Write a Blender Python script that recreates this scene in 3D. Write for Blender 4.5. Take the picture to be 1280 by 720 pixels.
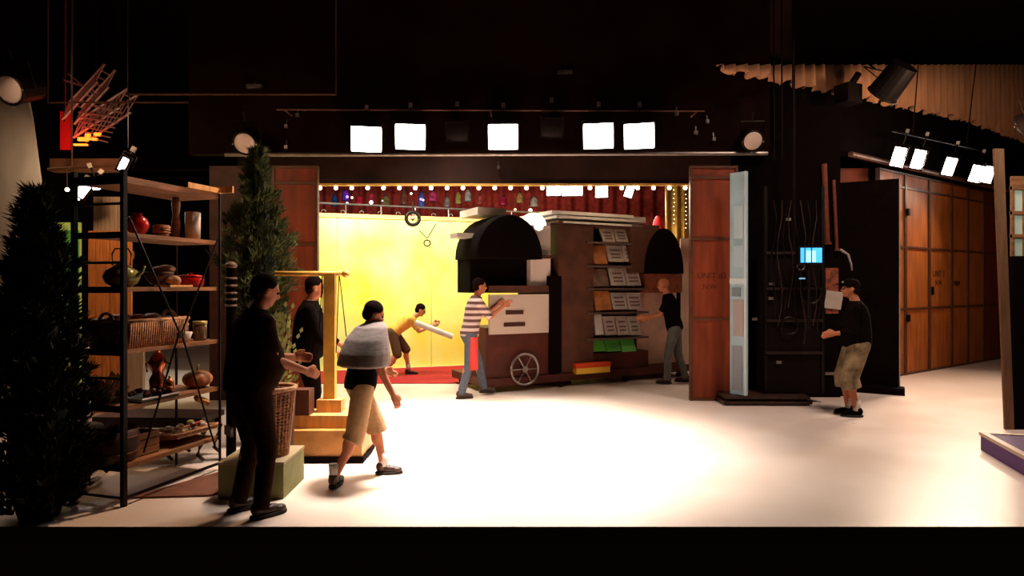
import bpy, math, random
from mathutils import Vector, Matrix
random.seed(7)
S = bpy.context.scene
for o in list(bpy.data.objects): bpy.data.objects.remove(o)
COL = S.collection
PI = math.pi
F = 800.0; HZ = 357.0; EYE = 1.65

# ------------------------------------------------------------ camera, world, exposure
cam = bpy.data.objects.new('camera', bpy.data.cameras.new('camera')); COL.objects.link(cam)
cam.location = (0, 0, EYE); cam.rotation_euler = (PI/2, 0, 0)
cam.data.sensor_width = 36; cam.data.lens = 36*F/1280; cam.data.shift_y = -3/1280
cam.data.clip_start = .05; cam.data.clip_end = 100
S.camera = cam
W = bpy.data.worlds.new('world'); S.world = W; W.use_nodes = True
W.node_tree.nodes['Background'].inputs[0].default_value = (1, .45, .3, 1)
W.node_tree.nodes['Background'].inputs[1].default_value = .0015
S.view_settings.view_transform = 'Standard'; S.view_settings.look = 'None'
S.view_settings.exposure = 0.0; S.view_settings.gamma = 1

def alight(name, loc, target, size, power, col, size_y=None, spread=PI, parent=None):
    d = bpy.data.lights.new(name, 'AREA'); d.energy = power; d.color = col; d.size = size
    if size_y: d.shape = 'RECTANGLE'; d.size_y = size_y
    d.spread = spread
    o = bpy.data.objects.new(name, d); COL.objects.link(o)
    o.location = loc
    o.rotation_euler = (Vector(target)-Vector(loc)).to_track_quat('-Z', 'Y').to_euler()
    return o
WARM = (1, .82, .66); HOT = (1, .91, .82)
# work lights hung from the grid out of frame, over the stage floor and inside the yellow set, plus an added shelf fill
alight('overhead_light', (-.2, 6.6, 6.2), (-.2, 6.8, 0), 1.0, 290, HOT, spread=math.radians(52))
alight('overhead_light', (4.5, 6.5, 6.2), (5.0, 8.2, 0), 1.0, 78, (1,.78,.66), spread=math.radians(100))
alight('set_light', (-2.6, 10.9, 3.9), (-2.4, 13.2, 1.9), 1.6, 215, (1, .96, .80), .4)
alight('set_light', (-.2, 11.4, 3.9), (.2, 13.8, 1.9), 1.6, 115, (1, .93, .76), .4)
alight('set_light', (2.0, 13.4, 4.2), (1.4, 10.2, 1.5), 1.6, 90, (1, .84, .72), .5)
alight('set_light', (-1.2, 9.9, 4.6), (-1.0, 8.6, 0), 1.4, 70, HOT, .5, spread=math.radians(100))
alight('shelf_fill_light', (-1.3, 6.6, 4.3), (-2.8, 5.3, 1.4), .25, 16, (1, .66, .42), spread=math.radians(60))  # unseen warm fill added to brighten the shelf items
alight('wing_light', (-7.2, 8.6, 4.6), (-5.2, 9.4, 1.0), .8, 9, (1, .72, .5))

# ------------------------------------------------------------ materials
MC = {}
def mat(name, col, rough=.6, metal=0, var=0, scale=8, bump=0, spec=.35, sxyz=None, emit=0, col2=None, trans=0):
    if name in MC: return MC[name]
    m = bpy.data.materials.new(name); m.use_nodes = True; MC[name] = m
    nt = m.node_tree; b = nt.nodes['Principled BSDF']
    b.inputs['Base Color'].default_value = (*col, 1); b.inputs['Roughness'].default_value = rough
    b.inputs['Metallic'].default_value = metal; b.inputs['Specular IOR Level'].default_value = spec
    if emit:
        b.inputs['Emission Color'].default_value = (*col, 1); b.inputs['Emission Strength'].default_value = emit
    if trans:
        b.inputs['Transmission Weight'].default_value = trans
    if var or bump or col2:
        tc = nt.nodes.new('ShaderNodeTexCoord'); mp = nt.nodes.new('ShaderNodeMapping')
        if sxyz: mp.inputs['Scale'].default_value = sxyz
        nz = nt.nodes.new('ShaderNodeTexNoise'); nz.inputs['Scale'].default_value = scale
        nz.inputs['Detail'].default_value = 6
        nt.links.new(tc.outputs['Object'], mp.inputs[0]); nt.links.new(mp.outputs[0], nz.inputs['Vector'])
        if var or col2:
            r = nt.nodes.new('ShaderNodeValToRGB')
            r.color_ramp.elements[0].position = .32; r.color_ramp.elements[1].position = .68
            a = [max(0, c*(1-var)) for c in col]; c2 = col2 or [min(1, c*(1+var)) for c in col]
            r.color_ramp.elements[0].color = (*a, 1); r.color_ramp.elements[1].color = (*c2, 1)
            nt.links.new(nz.outputs[0], r.inputs[0]); nt.links.new(r.outputs[0], b.inputs['Base Color'])
        if bump:
            bp = nt.nodes.new('ShaderNodeBump'); bp.inputs['Strength'].default_value = bump; bp.inputs['Distance'].default_value = .01
            nt.links.new(nz.outputs[0], bp.inputs['Height']); nt.links.new(bp.outputs[0], b.inputs['Normal'])
    return m
BLK = mat('black_paint', (.0035, .0012, .0009), .9, var=.3, spec=.04)
BLKM = mat('black_metal', (.010, .005, .004), .45, .4, spec=.2)
STEEL = mat('dull_steel', (.30, .24, .21), .4, .8, var=.2)
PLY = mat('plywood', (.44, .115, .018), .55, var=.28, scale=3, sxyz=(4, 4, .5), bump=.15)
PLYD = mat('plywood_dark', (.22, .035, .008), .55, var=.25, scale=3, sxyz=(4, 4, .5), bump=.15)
RAIL = mat('door_rail', (.10, .035, .016), .5, var=.3, scale=5)
WOOD = mat('brown_wood', (.26, .105, .04), .55, var=.35, scale=4, sxyz=(1, 6, 6), bump=.2)
WOODL = mat('light_wood', (.60, .30, .10), .55, var=.25, scale=4, sxyz=(6, 6, .6), bump=.2)
PLANK = mat('orange_plank', (.62, .20, .05), .6, var=.3, scale=4, sxyz=(8, 8, .6), bump=.2)
PLANKP = mat('pale_plank', (.45, .30, .20), .6, var=.2, scale=4, sxyz=(8, 8, .6))
LENS = mat('lamp_lens', (1, .96, .90), emit=14)
BULB = mat('bulb_glass', (1, .80, .50), emit=7)
WICK = mat('wicker', (.30, .10, .04), .6, var=.4, scale=30, bump=.4)
WICKL = mat('wicker_pale', (.42, .20, .09), .6, var=.35, scale=30, bump=.4)
SKIN = mat('skin', (.44, .15, .07), .6, var=.1, spec=.2)
HAIR = mat('dark_hair', (.010, .004, .003), .95, spec=.03, bump=.6, scale=60, var=.3)
NAVY = mat('black_cloth', (.0045, .0022, .002), .95, spec=.03, var=.3, scale=30, bump=.3)
BROWNC = mat('dark_brown_cloth', (.016, .0045, .0022), .95, spec=.03, var=.3, scale=20, bump=.3)
KHAKI = mat('khaki_cloth', (.42, .24, .11), .85, var=.12, scale=25, bump=.3)
DENIM = mat('denim', (.075, .085, .11), .85, var=.2, scale=40, bump=.3)
SOLE = mat('shoe_leather', (.05, .022, .014), .45, var=.3)
SOCK = mat('white_sock', (.6, .5, .44), .9)
WHITE = mat('white_paint', (.62, .55, .48), .5, var=.08)
RED = mat('red_glaze', (.50, .012, .010), .18)
PAPER = mat('newsprint', (.50, .40, .34), .8, var=.12, scale=20)

# ------------------------------------------------------------ mesh helpers
def P(x, y, d): return Vector(((x-640)/F*d, d, EYE-(y-HZ)/F*d))
def G(x, y):                                  # ground point seen at a pixel
    d = F*EYE/(y-HZ); return Vector(((x-640)/F*d, d, 0))
class MB:
    def __init__(s): s.v = []; s.f = []; s.m = []; s.cur = 0
    def add(s, vs, fs):
        n = len(s.v); s.v += [tuple(v) for v in vs]; s.f += [tuple(i+n for i in f) for f in fs]; s.m += [s.cur]*len(fs); return s
    def box(s, c, sz, rz=0, R=None):
        M = R or Matrix.Rotation(rz, 3, 'Z'); c = Vector(c); h = Vector(sz)/2
        vs = [c+M@Vector((a*h.x, b*h.y, d*h.z)) for a in (-1, 1) for b in (-1, 1) for d in (-1, 1)]
        return s.add(vs, [(0,1,3,2),(4,6,7,5),(0,4,5,1),(2,3,7,6),(0,2,6,4),(1,5,7,3)])
    def b2(s, a, b):
        a = Vector(a); b = Vector(b); return s.box((a+b)/2, [abs(x) for x in b-a])
    def cyl(s, p0, p1, r0, r1=None, n=12, caps=True):
        p0 = Vector(p0); p1 = Vector(p1); r1 = r0 if r1 is None else r1
        q = (p1-p0).to_track_quat('Z', 'Y').to_matrix()
        vs = []
        for p, r in ((p0, r0), (p1, r1)):
            vs += [p+q@Vector((math.cos(2*PI*i/n)*r, math.sin(2*PI*i/n)*r, 0)) for i in range(n)]
        fs = [(i, (i+1) % n, n+(i+1) % n, n+i) for i in range(n)]
        if caps: fs += [tuple(range(n-1, -1, -1)), tuple(range(n, 2*n))]
        return s.add(vs, fs)
    def path(s, pts, r, n=8, r1=None):
        pts = [Vector(p) for p in pts]; k = len(pts); vs = []; fs = []
        for j, p in enumerate(pts):
            t = (pts[min(j+1, k-1)]-pts[max(j-1, 0)]).normalized()
            q = t.to_track_quat('Z', 'Y').to_matrix()
            rr = r if r1 is None else r+(r1-r)*j/(k-1)
            vs += [p+q@Vector((math.cos(2*PI*i/n)*rr, math.sin(2*PI*i/n)*rr, 0)) for i in range(n)]
        for j in range(k-1):
            fs += [(j*n+i, j*n+(i+1) % n, (j+1)*n+(i+1) % n, (j+1)*n+i) for i in range(n)]
        fs += [tuple(range(n-1, -1, -1)), tuple(range((k-1)*n, k*n))]
        return s.add(vs, fs)
    def loft(s, rings):                       # closed rings of equal length
        n = len(rings[0]); vs = [p for r in rings for p in r]; fs = []
        for j in range(len(rings)-1):
            fs += [(j*n+i, j*n+(i+1) % n, (j+1)*n+(i+1) % n, (j+1)*n+i) for i in range(n)]
        fs += [tuple(range(n-1, -1, -1)), tuple(range((len(rings)-1)*n, len(rings)*n))]
        return s.add(vs, fs)
    def lathe(s, prof, o=(0, 0, 0), n=20, sx=1, sy=1):
        o = Vector(o)
        return s.loft([[o+Vector((math.cos(2*PI*i/n)*r*sx, math.sin(2*PI*i/n)*r*sy, z)) for i in range(n)] for r, z in prof])
    def ball(s, c, r, n=14, m=8, R=None):
        c = Vector(c); r = Vector((r, r, r)) if isinstance(r, (int, float)) else Vector(r); R = R or Matrix.Identity(3)
        rings = []
        for j in range(m+1):
            a = -PI/2+PI*j/m; cz = max(math.cos(a), .02)
            rings.append([c+R@Vector((math.cos(2*PI*i/n)*cz*r.x, math.sin(2*PI*i/n)*cz*r.y, math.sin(a)*r.z)) for i in range(n)])
        return s.loft(rings)
    def torus(s, c, R, r, ax='Z', n=24, k=8, a0=0, a1=2*PI):
        c = Vector(c); pts = []
        for i in range(n+1):
            a = a0+(a1-a0)*i/n; u, v = math.cos(a)*R, math.sin(a)*R
            pts.append(c+{'Z': Vector((u, v, 0)), 'Y': Vector((u, 0, v)), 'X': Vector((0, u, v))}[ax])
        return s.path(pts, r, k)
    def build(s, name, m, parent=None, smooth=False, kind=None):
        me = bpy.data.meshes.new(name); me.from_pydata(s.v, [], s.f); me.validate()
        ms = m if isinstance(m, list) else [m]
        for q in ms: me.materials.append(q)
        if len(ms) > 1 and len(me.polygons) == len(s.m): me.polygons.foreach_set('material_index', s.m)
        if smooth: me.polygons.foreach_set('use_smooth', [True]*len(me.polygons))
        o = bpy.data.objects.new(name, me); COL.objects.link(o)
        if parent: o.parent = parent
        if kind: o['kind'] = kind
        return o
def tag(o, label=None, cat=None, group=None, kind=None):
    if label: o['label'] = label
    if cat: o['category'] = cat
    if group: o['group'] = group
    if kind: o['kind'] = kind
    return o
def thing(name, loc, rz=0, label=None, cat=None, group=None, kind=None):
    o = bpy.data.objects.new(name, None); COL.objects.link(o); o.empty_display_size = .1
    o.location = loc; o.rotation_euler = (0, 0, rz)
    return tag(o, label, cat, group, kind)
def one(mb, name, m, label, cat, group=None, loc=(0, 0, 0), rz=0, smooth=False):
    o = mb.build(name, m, None, smooth); o.location = loc; o.rotation_euler = (0, 0, rz); return tag(o, label, cat, group)
def copy_tree(o, parent=None):
    c = o.copy(); COL.objects.link(c)
    if parent: c.parent = parent
    for ch in list(o.children): copy_tree(ch, c)
    return c
def bake(mb, name, m, parent, voxel, smooth=3):
    o = mb.build(name, m, parent, True)
    r = o.modifiers.new('r', 'REMESH'); r.mode = 'VOXEL'; r.voxel_size = voxel; r.use_smooth_shade = True
    if smooth:
        q = o.modifiers.new('s', 'SMOOTH'); q.iterations = smooth; q.factor = .5
    bpy.context.view_layer.update()
    dg = bpy.context.evaluated_depsgraph_get()
    me = bpy.data.meshes.new_from_object(o.evaluated_get(dg)); o.modifiers.clear(); o.data = me; me.name = name
    me.polygons.foreach_set('use_smooth', [True]*len(me.polygons))
    return o
def text(body, size, loc, rot, m, name, parent):
    c = bpy.data.curves.new('t', 'FONT'); c.body = body; c.size = size; c.align_x = 'CENTER'; c.align_y = 'CENTER'; c.extrude = .001
    o = bpy.data.objects.new('t', c); COL.objects.link(o); bpy.context.view_layer.update()
    me = bpy.data.meshes.new_from_object(o.evaluated_get(bpy.context.evaluated_depsgraph_get()))
    bpy.data.objects.remove(o); me.materials.clear(); me.materials.append(m)
    o = bpy.data.objects.new(name, me); COL.objects.link(o); o.parent = parent; o.location = loc; o.rotation_euler = rot
    return o

# ------------------------------------------------------------ the setting
def floor_mat():
    m = mat('stage_floor_paint', (.80, .66, .57), .36, spec=.45)
    nt = m.node_tree; b = nt.nodes['Principled BSDF']
    tc = nt.nodes.new('ShaderNodeTexCoord')
    n1 = nt.nodes.new('ShaderNodeTexNoise'); n1.inputs['Scale'].default_value = .9; n1.inputs['Detail'].default_value = 5
    n2 = nt.nodes.new('ShaderNodeTexNoise'); n2.inputs['Scale'].default_value = 5; n2.inputs['Detail'].default_value = 3
    r1 = nt.nodes.new('ShaderNodeValToRGB'); r1.color_ramp.elements[0].position = .3; r1.color_ramp.elements[1].position = .7
    r1.color_ramp.elements[0].color = (.70, .52, .42, 1); r1.color_ramp.elements[1].color = (.80, .65, .56, 1)
    r2 = nt.nodes.new('ShaderNodeValToRGB'); r2.color_ramp.elements[0].position = .72; r2.color_ramp.elements[1].position = .78
    mx = nt.nodes.new('ShaderNodeMix'); mx.data_type = 'RGBA'; mx.inputs[7].default_value = (.42, .33, .27, 1)
    for n in (n1, n2): nt.links.new(tc.outputs['Object'], n.inputs['Vector'])
    nt.links.new(n1.outputs[0], r1.inputs[0]); nt.links.new(n2.outputs[0], r2.inputs[0])
    nt.links.new(r2.outputs[0], mx.inputs[0]); nt.links.new(r1.outputs[0], mx.inputs[6]); nt.links.new(mx.outputs[2], b.inputs['Base Color'])
    rr = nt.nodes.new('ShaderNodeMapRange'); rr.inputs[3].default_value = .28; rr.inputs[4].default_value = .42
    nt.links.new(n1.outputs[0], rr.inputs[0]); nt.links.new(rr.outputs[0], b.inputs['Roughness'])
    return m
MB().b2((-10, 4.38, -.12), (16, 20, 0)).build('floor', floor_mat(), kind='structure')
MB().b2((-10, 4.42, 6.9), (16, 20, 7.0)).build('ceiling', BLK, kind='structure')
MB().b2((-10, 19.9, 0), (16, 20, 6.9)).build('wall_back', BLK, kind='structure')
MB().b2((-10.1, 4.42, 0), (-10, 20, 6.9)).build('wall_left', BLK, kind='structure')
MB().b2((16, 4.42, 0), (16.1, 20, 6.9)).build('wall_right', BLK, kind='structure')
HD = mat('header_black', (.010, .0025, .0015), .85, var=.3, scale=2, spec=.05)
MB().b2((-4.7, 9.3, 3.56), (3.75, 9.42, 6.9)).build('wall_header', HD, kind='structure')
# dark valance board inside the opening
MB().b2((-4.5, 10.5, 3.32), (4.6, 10.56, 6.9)).build('trim_2', mat('valance', (.035, .012, .007), .5, var=.4, scale=3), kind='structure')

# plywood door flats either side of the opening
def door(name, x0, x1, ztop, zr, loc, rz=0, m=PLY, t=.05):
    e = thing(name, loc, rz, kind='structure')
    w = x1-x0
    for a in (0, w):
        MB().box((a, 0, ztop/2), (.035, t+.03, ztop)).build('stile', RAIL, e)
    zs = [0.02]+list(zr)+[ztop-.02]
    for z in zs: MB().box((w/2, 0, z), (w-.037, t+.02, .035)).build('rail', RAIL, e)
    for a, b in zip(zs[:-1], zs[1:]):
        MB().box((w/2, 0, (a+b)/2), (w-.037, t-.02, b-a-.037)).build('panel', m, e)
    return e
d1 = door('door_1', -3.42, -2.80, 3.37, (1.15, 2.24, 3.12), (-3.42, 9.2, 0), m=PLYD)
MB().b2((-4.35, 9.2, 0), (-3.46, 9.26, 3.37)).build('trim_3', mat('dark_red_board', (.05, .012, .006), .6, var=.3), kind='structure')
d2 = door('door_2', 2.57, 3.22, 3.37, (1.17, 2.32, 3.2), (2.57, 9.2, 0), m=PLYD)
INK = mat('stencil_ink', (.05, .012, .006), .8)
text('UNIT #2', .115, (.30, -.02, 1.79), (PI/2, 0, 0), INK, 'lettering', d2)
text('N.W.', .10, (.28, -.02, 1.63), (PI/2, 0, 0), INK, 'lettering', d2)

# row of tall plywood doors receding on the right
A = Vector((6.37, 11.2, 0)); B = Vector((11.06, 14.5, 0)); ang = math.atan2(B.y-A.y, B.x-A.x)
u = (B-A).normalized()
def along(px):
    k = (px-640)/F; return (k*A.y-A.x)/(u.x-k*u.y)
xs = [1097, 1130, 1160, 1188, 1208, 1228, 1251]
ss = [along(p) for p in xs]
MC['n'] = None
for i in range(6):
    loc = A+u*(ss[i]+.02)
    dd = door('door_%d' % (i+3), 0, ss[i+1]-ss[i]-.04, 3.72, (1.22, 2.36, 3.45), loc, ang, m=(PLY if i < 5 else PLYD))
    if i == 2:
        wq = (ss[i+1]-ss[i])/2
        text('UNIT 3', .17, (wq-.1, -.02, 1.88), (PI/2, 0, 0), INK, 'lettering', dd)
        text('N.W.', .15, (wq-.1, -.02, 1.70), (PI/2, 0, 0), INK, 'lettering', dd)
        MB().box((.09, -.04, 1.55), (.05, .03, .16)).build('latch', BLKM, dd)
    if i == 3:
        MB().lathe([(.0, 0), (.09, .0), (.14, .07), (.14, .09), (0, .09)], (.22, -.02, 1.65), 12, 1, .25).build('stain_patch', INK, dd)
    if i < 2:
        for z in (1.05, 3.0): MB().box((.0, -.06, z), (.07, .06, .13)).build('hinge', BLKM, dd)
# wall above and beyond the doors
c0 = A+u*ss[0]-u*2.2; c1 = A+u*(ss[-1]+3.0)
c0 = A-u*3.1
MB().box(((c0+c1)/2+Vector((0, 0, 4.40))), ((c1-c0).length, .08, 1.24), ang).build('trim_4', BLK, kind='structure')
c2 = A+u*(ss[-1]+.05); MB().box((c2+c1)/2+Vector((0, 0, 1.87)), ((c1-c2).length, .08, 3.74), ang).build('trim_5', BLK, kind='structure')
pp = MB(); n_ = Vector((u.y, -u.x, 0))*.12
pp.cyl(A-u*1.1+n_+Vector((0, 0, 3.80)), A+u*(ss[-1])+n_+Vector((0, 0, 3.80)), .045)
one(pp, 'header_pipe', mat('brown_pipe', (.22, .10, .06), .45, .3, var=.2), 'long brown pipe above the tall plywood doors on the right', 'pipe')

# header pipes over the opening
one(MB().cyl((-4.1, 9.15, 3.52), (3.65, 9.15, 3.54), .030), 'header_pipe', STEEL, 'pale grey pipe running along the bottom of the black header', 'pipe')
one(MB().cyl((-3.3, 8.98, 4.12), (2.7, 8.98, 4.10), .012).cyl((-3.2, 8.98, 4.12), (-3.2, 9.3, 4.12), .012).cyl((2.6, 8.98, 4.10), (2.6, 9.3, 4.10), .012).cyl((-.3, 8.98, 4.11), (-.3, 9.3, 4.11), .012), 'lamp_pipe', mat('rusty_pipe', (.14, .05, .03), .5), 'thin dark pipe from which the five big floodlights hang', 'pipe')

# ------------------------------------------------------------ floodlights
def flood(loc, aim, label, group, w=.43, h=.36, power=60, col=HOT, hang=.28, name='floodlight', emit=LENS):
    e = thing(name, loc, 0, label, 'stage light', group)
    d = (Vector(aim)-Vector(loc)).normalized()
    rz = math.atan2(d.x, -d.y); e.rotation_euler = (0, 0, rz)
    tilt = math.asin(-d.z)*.35
    R = Matrix.Rotation(tilt, 3, 'X')
    body = MB()
    def ring(y, a, b): return [R@Vector((x*a/2, y, z*b/2)) for x, z in ((-1, -1), (1, -1), (1, 1), (-1, 1))]
    body.loft([ring(.22, w*.45, h*.45), ring(.16, w*.7, h*.7), ring(0.02, w, h)])
    body.build('housing', BLKM, e)
    fr = MB()
    for sx, sz, ww, hh in ((0, 1, w+.03, .02), (0, -1, w+.03, .02), (1, 0, .02, h+.03), (-1, 0, .02, h+.03)):
        fr.box(R@Vector((sx*w/2, -.0, sz*h/2)), (ww, .06, hh), R=R)
    fr.build('rim', BLKM, e)
    lb = MB(); n = 6; g = []
    for j in range(n+1):
        for i in range(n+1):
            a, b = i/n*2-1, j/n*2-1
            bul = .02*(1-a*a)+.02*(1-b*b)
            g.append(R@Vector((a*w*.485*(1-.03*b*b), -.01-bul*.8, b*h*.47+.012*(1-a*a)*b)))
    lb.add(g, [(j*(n+1)+i, j*(n+1)+i+1, (j+1)*(n+1)+i+1, (j+1)*(n+1)+i) for j in range(n) for i in range(n)])
    lb.build('lens', emit, e, True)
    yk = MB().path([(-w/2-.03, .08, 0), (-w/2-.03, .08, h/2+.06), (w/2+.03, .08, h/2+.06), (w/2+.03, .08, 0)], .009, 6)
    yk.cyl((0, .08, h/2+.06), (0, .08, h/2+hang), .012); yk.build('yoke', BLKM, e)
    MB().box((0, .08, h/2+hang), (.05, .07, .06)).build('clamp', STEEL, e)
    if power:
        lt = alight('lamp_glow', Vector(loc)+d*.09, aim, w*.9, power, col, h*.9, spread=math.radians(110))
    return e
five = [(458, 174, 'leftmost of the five big lit floodlights over the opening'),
        (513, 171, 'big lit floodlight second from left, close beside the leftmost one'),
        (629, 171, 'big lit floodlight alone in the middle of the opening header'),
        (748, 170, 'left one of the two big lit floodlights above the newsstand wagon'),
        (799, 170, 'rightmost of the five big lit floodlights over the opening')]
for x, y, lb in five:
    p = P(x, y, 8.9); flood(p, (p.x*.6-.1, 5.6, 0), lb, 'floodlights over the opening', power=13)
for x, y, d, lb in [(1123, 196, 10.6, 'left of the pair of slanted lit floodlights nearest the cable tower'),
                (1148, 199, 10.9, 'right of the first pair of slanted lit floodlights over the plywood doors'),
                (1187, 208, 11.6, 'single slanted lit floodlight between the two pairs over the plywood doors'),
                (1220, 217, 12.2, 'left of the far pair of lit floodlights beside the brown post'),
                (1235, 218, 12.4, 'right of the far pair of lit floodlights touching the brown post')]:
    p = P(x, y, d); e = flood(p, (p.x-2.2, p.y-3.6, 0), lb, 'floodlights over the plywood doors', w=.19, h=.33, power=32, col=(1, .76, .56))
    e.rotation_euler[1] = math.radians(17)
one(MB().cyl(P(1118, 196, 10.55)+Vector((0, .08, .445)), P(1240, 217.5, 12.5)+Vector((0, .08, .445)), .018), 'lamp_pipe', BLKM, 'black pipe carrying the slanted floodlights over the plywood doors', 'pipe')
# unlit floodlights
for x, y, lb in [(571, 165, 'unlit dark floodlight hanging between the second and third lit ones'), (690, 160, 'unlit dark floodlight between the middle and fourth lit floodlights')]:
    p = P(x, y, 8.95); flood(p, (p.x, 5, 0), lb, 'floodlights over the opening', w=.30, h=.26, power=0, emit=BLKM)

# small bright floods at left
for i, (x, y, d, w, h, rl, lb) in enumerate([
        (155, 205, 7.2, .085, .17, -25, 'small bright lamp just above the front post of the metal shelf'),
        (104, 238, 8.0, .13, .19, -35, 'brightest of the small lamps left of the metal shelf'),
        (97, 245, 8.1, .10, .10, -20, 'small lamp directly below the brightest lamp beside the shelf'),
        (122, 232, 8.0, .14, .10, 20, 'small bright lamp seen through the top of the shelf end')]):
    p = P(x, y, d); e = flood(p, (p.x*.7, 4.5, 0), lb, 'small lamps behind the shelf', w=w, h=h, power=1.5, hang=(.12 if i == 0 else .22))
    e.rotation_euler[1] = math.radians(-rl)
q_ = P(155, 205, 7.2); one(MB().cyl(q_+Vector((0, .08, .2)), (q_.x, q_.y+.08, 6.9), .006, n=5), 'hanging_cable', BLKM, 'thin dark cable above the lamp over the front shelf post', 'cable')
one(MB().ball((0, 0, 0), .025), 'round_bulb', BULB, 'tiny round bulb left of the small lamps by the shelf', 'bulb', loc=P(84, 237, 8.0))
one(MB().cyl(P(60, 212, 8.2), P(160, 205, 8.2), .02).cyl(P(90, 210, 8.2), (P(90, 210, 8.2).x, 8.2, 6.9), .01).cyl(P(84, 237, 8.05), P(84, 210, 8.2), .006), 'lamp_pipe', RAIL, 'dark pipe carrying the small lamps behind the shelf', 'pipe')
one(MB().b2(P(62, 214, 8.45), P(150, 199, 8.5)+Vector((0, .08, 0))), 'wooden_beam', mat('beam_wood', (.16, .06, .03), .6, var=.3, scale=5), 'dark brown wooden beam behind the small lamps at left', 'beam')

# round fresnel spotlights (unlit, pale faces)
def fresnel(loc, r, aim, label, name='spotlight'):
    e = thing(name, loc, 0, label, 'stage light', 'unlit round spotlights')
    d = (Vector(aim)-Vector(loc)).normalized(); e.rotation_euler = (math.atan2(-d.z, math.hypot(d.x, d.y)), 0, math.atan2(d.x, -d.y))
    MB().cyl((0, 0, 0), (0, r*2.4, 0), r*1.12, r*.95, 20).build('barrel', BLKM, e, False)
    MB().torus((0, -.005, 0), r*1.08, r*.1, 'Y').build('rim', BLKM, e, True)
    MB().ball((0, -.01, 0), (r*.98, .03, r*.98), 20).build('lens', mat('fresnel_glass', (.62, .44, .36), .35), e, True)
    MB().path([(-r*1.25, r, -.02), (-r*1.25, r, r*1.9), (r*1.25, r, r*1.9), (r*1.25, r, -.02)], .01, 6).cyl((0, r, r*1.9), (0, r, r*2.8), .014).build('yoke', BLKM, e)
    MB().ball((-r*1.1, -.02, -.01), .012, 6, 4).ball((r*1.1, -.02, -.01), .012, 6, 4).ball((0, -.02, -r*1.25), .016, 6, 4).build('knob', STEEL, e)
    return e
fresnel(P(306, 179, 8.9), .145, (-3.2, 3, 0.5), 'unlit round spotlight above the potted evergreen')
fresnel(P(941, 176, 9.0), .13, (3.0, 3, 1), 'unlit round spotlight with pale face above the blue painted flat')
fresnel(P(1103, 118, 9.6), .2, (4.0, 13, 1), 'black round spotlight silhouetted against the beige drape')
fresnel(P(12, 112, 9.4), .2, (-8, 3, 2), 'dark spotlight at the top left corner before the grey backdrop')
fresnel(P(1283, 158, 9.0), .17, (6, 14, 2), 'dark spotlight cut by the right picture edge beside the drape')

# ------------------------------------------------------------ bulb batten
fe = thing('festoon_batten', (0, 10.45, 3.28), 0, 'yellow batten of small round bulbs across the top of the opening', 'string lights')
MB().b2((-3.4, -.03, -.0), (2.95, .03, .035)).build('batten', mat('yellow_batten', (.75, .42, .10), .5, emit=0), fe)
bl = None
for i in range(24):
    x = (400+19.85*i-640)/F*10.45
    if bl is None:
        bl = MB().ball((0, 0, 0), .034, 10, 6).build('bulb', BULB, fe, True); o = bl
    else: o = bl.copy(); COL.objects.link(o)
    o.location = (x, 0, -.036)
alight('batten_glow', (0, 10.42, 3.2), (0, 10, 0), 5.5, 14, (1, .75, .45), .05)

# ------------------------------------------------------------ yellow set wall
WA = Vector((-5.2, 11.94, 0)); WB = Vector((1.9, 14.23, 0)); wl = (WB-WA).length; wa = math.atan2(WB.y-WA.y, WB.x-WA.x)
ym = mat('yellow_scenic_paint', (.86, .66, .03), .6, var=0, col2=(.76, .84, .27), scale=1.1, sxyz=(1, 1, .8))
yw = thing('yellow_set_wall', WA, wa, 'bright yellow mottled painted set wall at the back of the opening', 'set wall')
for i in range(4):
    MB().b2((wl*i/4+.004, 0, 0), (wl*(i+1)/4-.004, .06, 2.98)).build('panel', ym, yw)
MB().b2((0, -.03, 2.98), (wl, .07, 3.06)).build('top_rail', mat('pale_orange_trim', (.80, .42, .12), .5), yw)
for i in range(16):
    MB().torus((.9+i*.36, .02, 3.09), .04, .009, 'Y', 8, 5, 0, PI).build('clip', STEEL, yw)
MB().add([(-4.3, 10.75, .002), (1.0, 10.75, .002), (1.0, 13.8, .002), (-4.3, 12.05, .002), (-4.3, 10.75, .012), (1.0, 10.75, .012), (1.0, 13.8, .012), (-4.3, 12.05, .012)], [(3, 2, 1, 0), (4, 5, 6, 7), (0, 1, 5, 4), (1, 2, 6, 5), (2, 3, 7, 6), (3, 0, 4, 7)]).build('red_carpet', mat('red_carpet', (.36, .004, .010), .8, var=.15, scale=30), None)
tag(bpy.data.objects['red_carpet'], 'bright red carpet on the floor before the yellow wall', 'carpet')
rl = thing('railing', WA+Vector((0, .5, 0)), wa, 'dark metal railing with thin posts above the yellow wall', 'railing')
MB().cyl((0.6, .2, 3.34), (wl, .2, 3.30), .022, n=8).build('top_bar', STEEL, rl)
MB().cyl((0.6, .2, 3.08), (wl, .2, 3.06), .014, n=8).build('lower_bar', STEEL, rl)
for i in range(9): MB().cyl((1.2+i*.72, .2, 0), (1.2+i*.72, .2, 3.33), .014, n=8).build('post', STEEL, rl)

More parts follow.
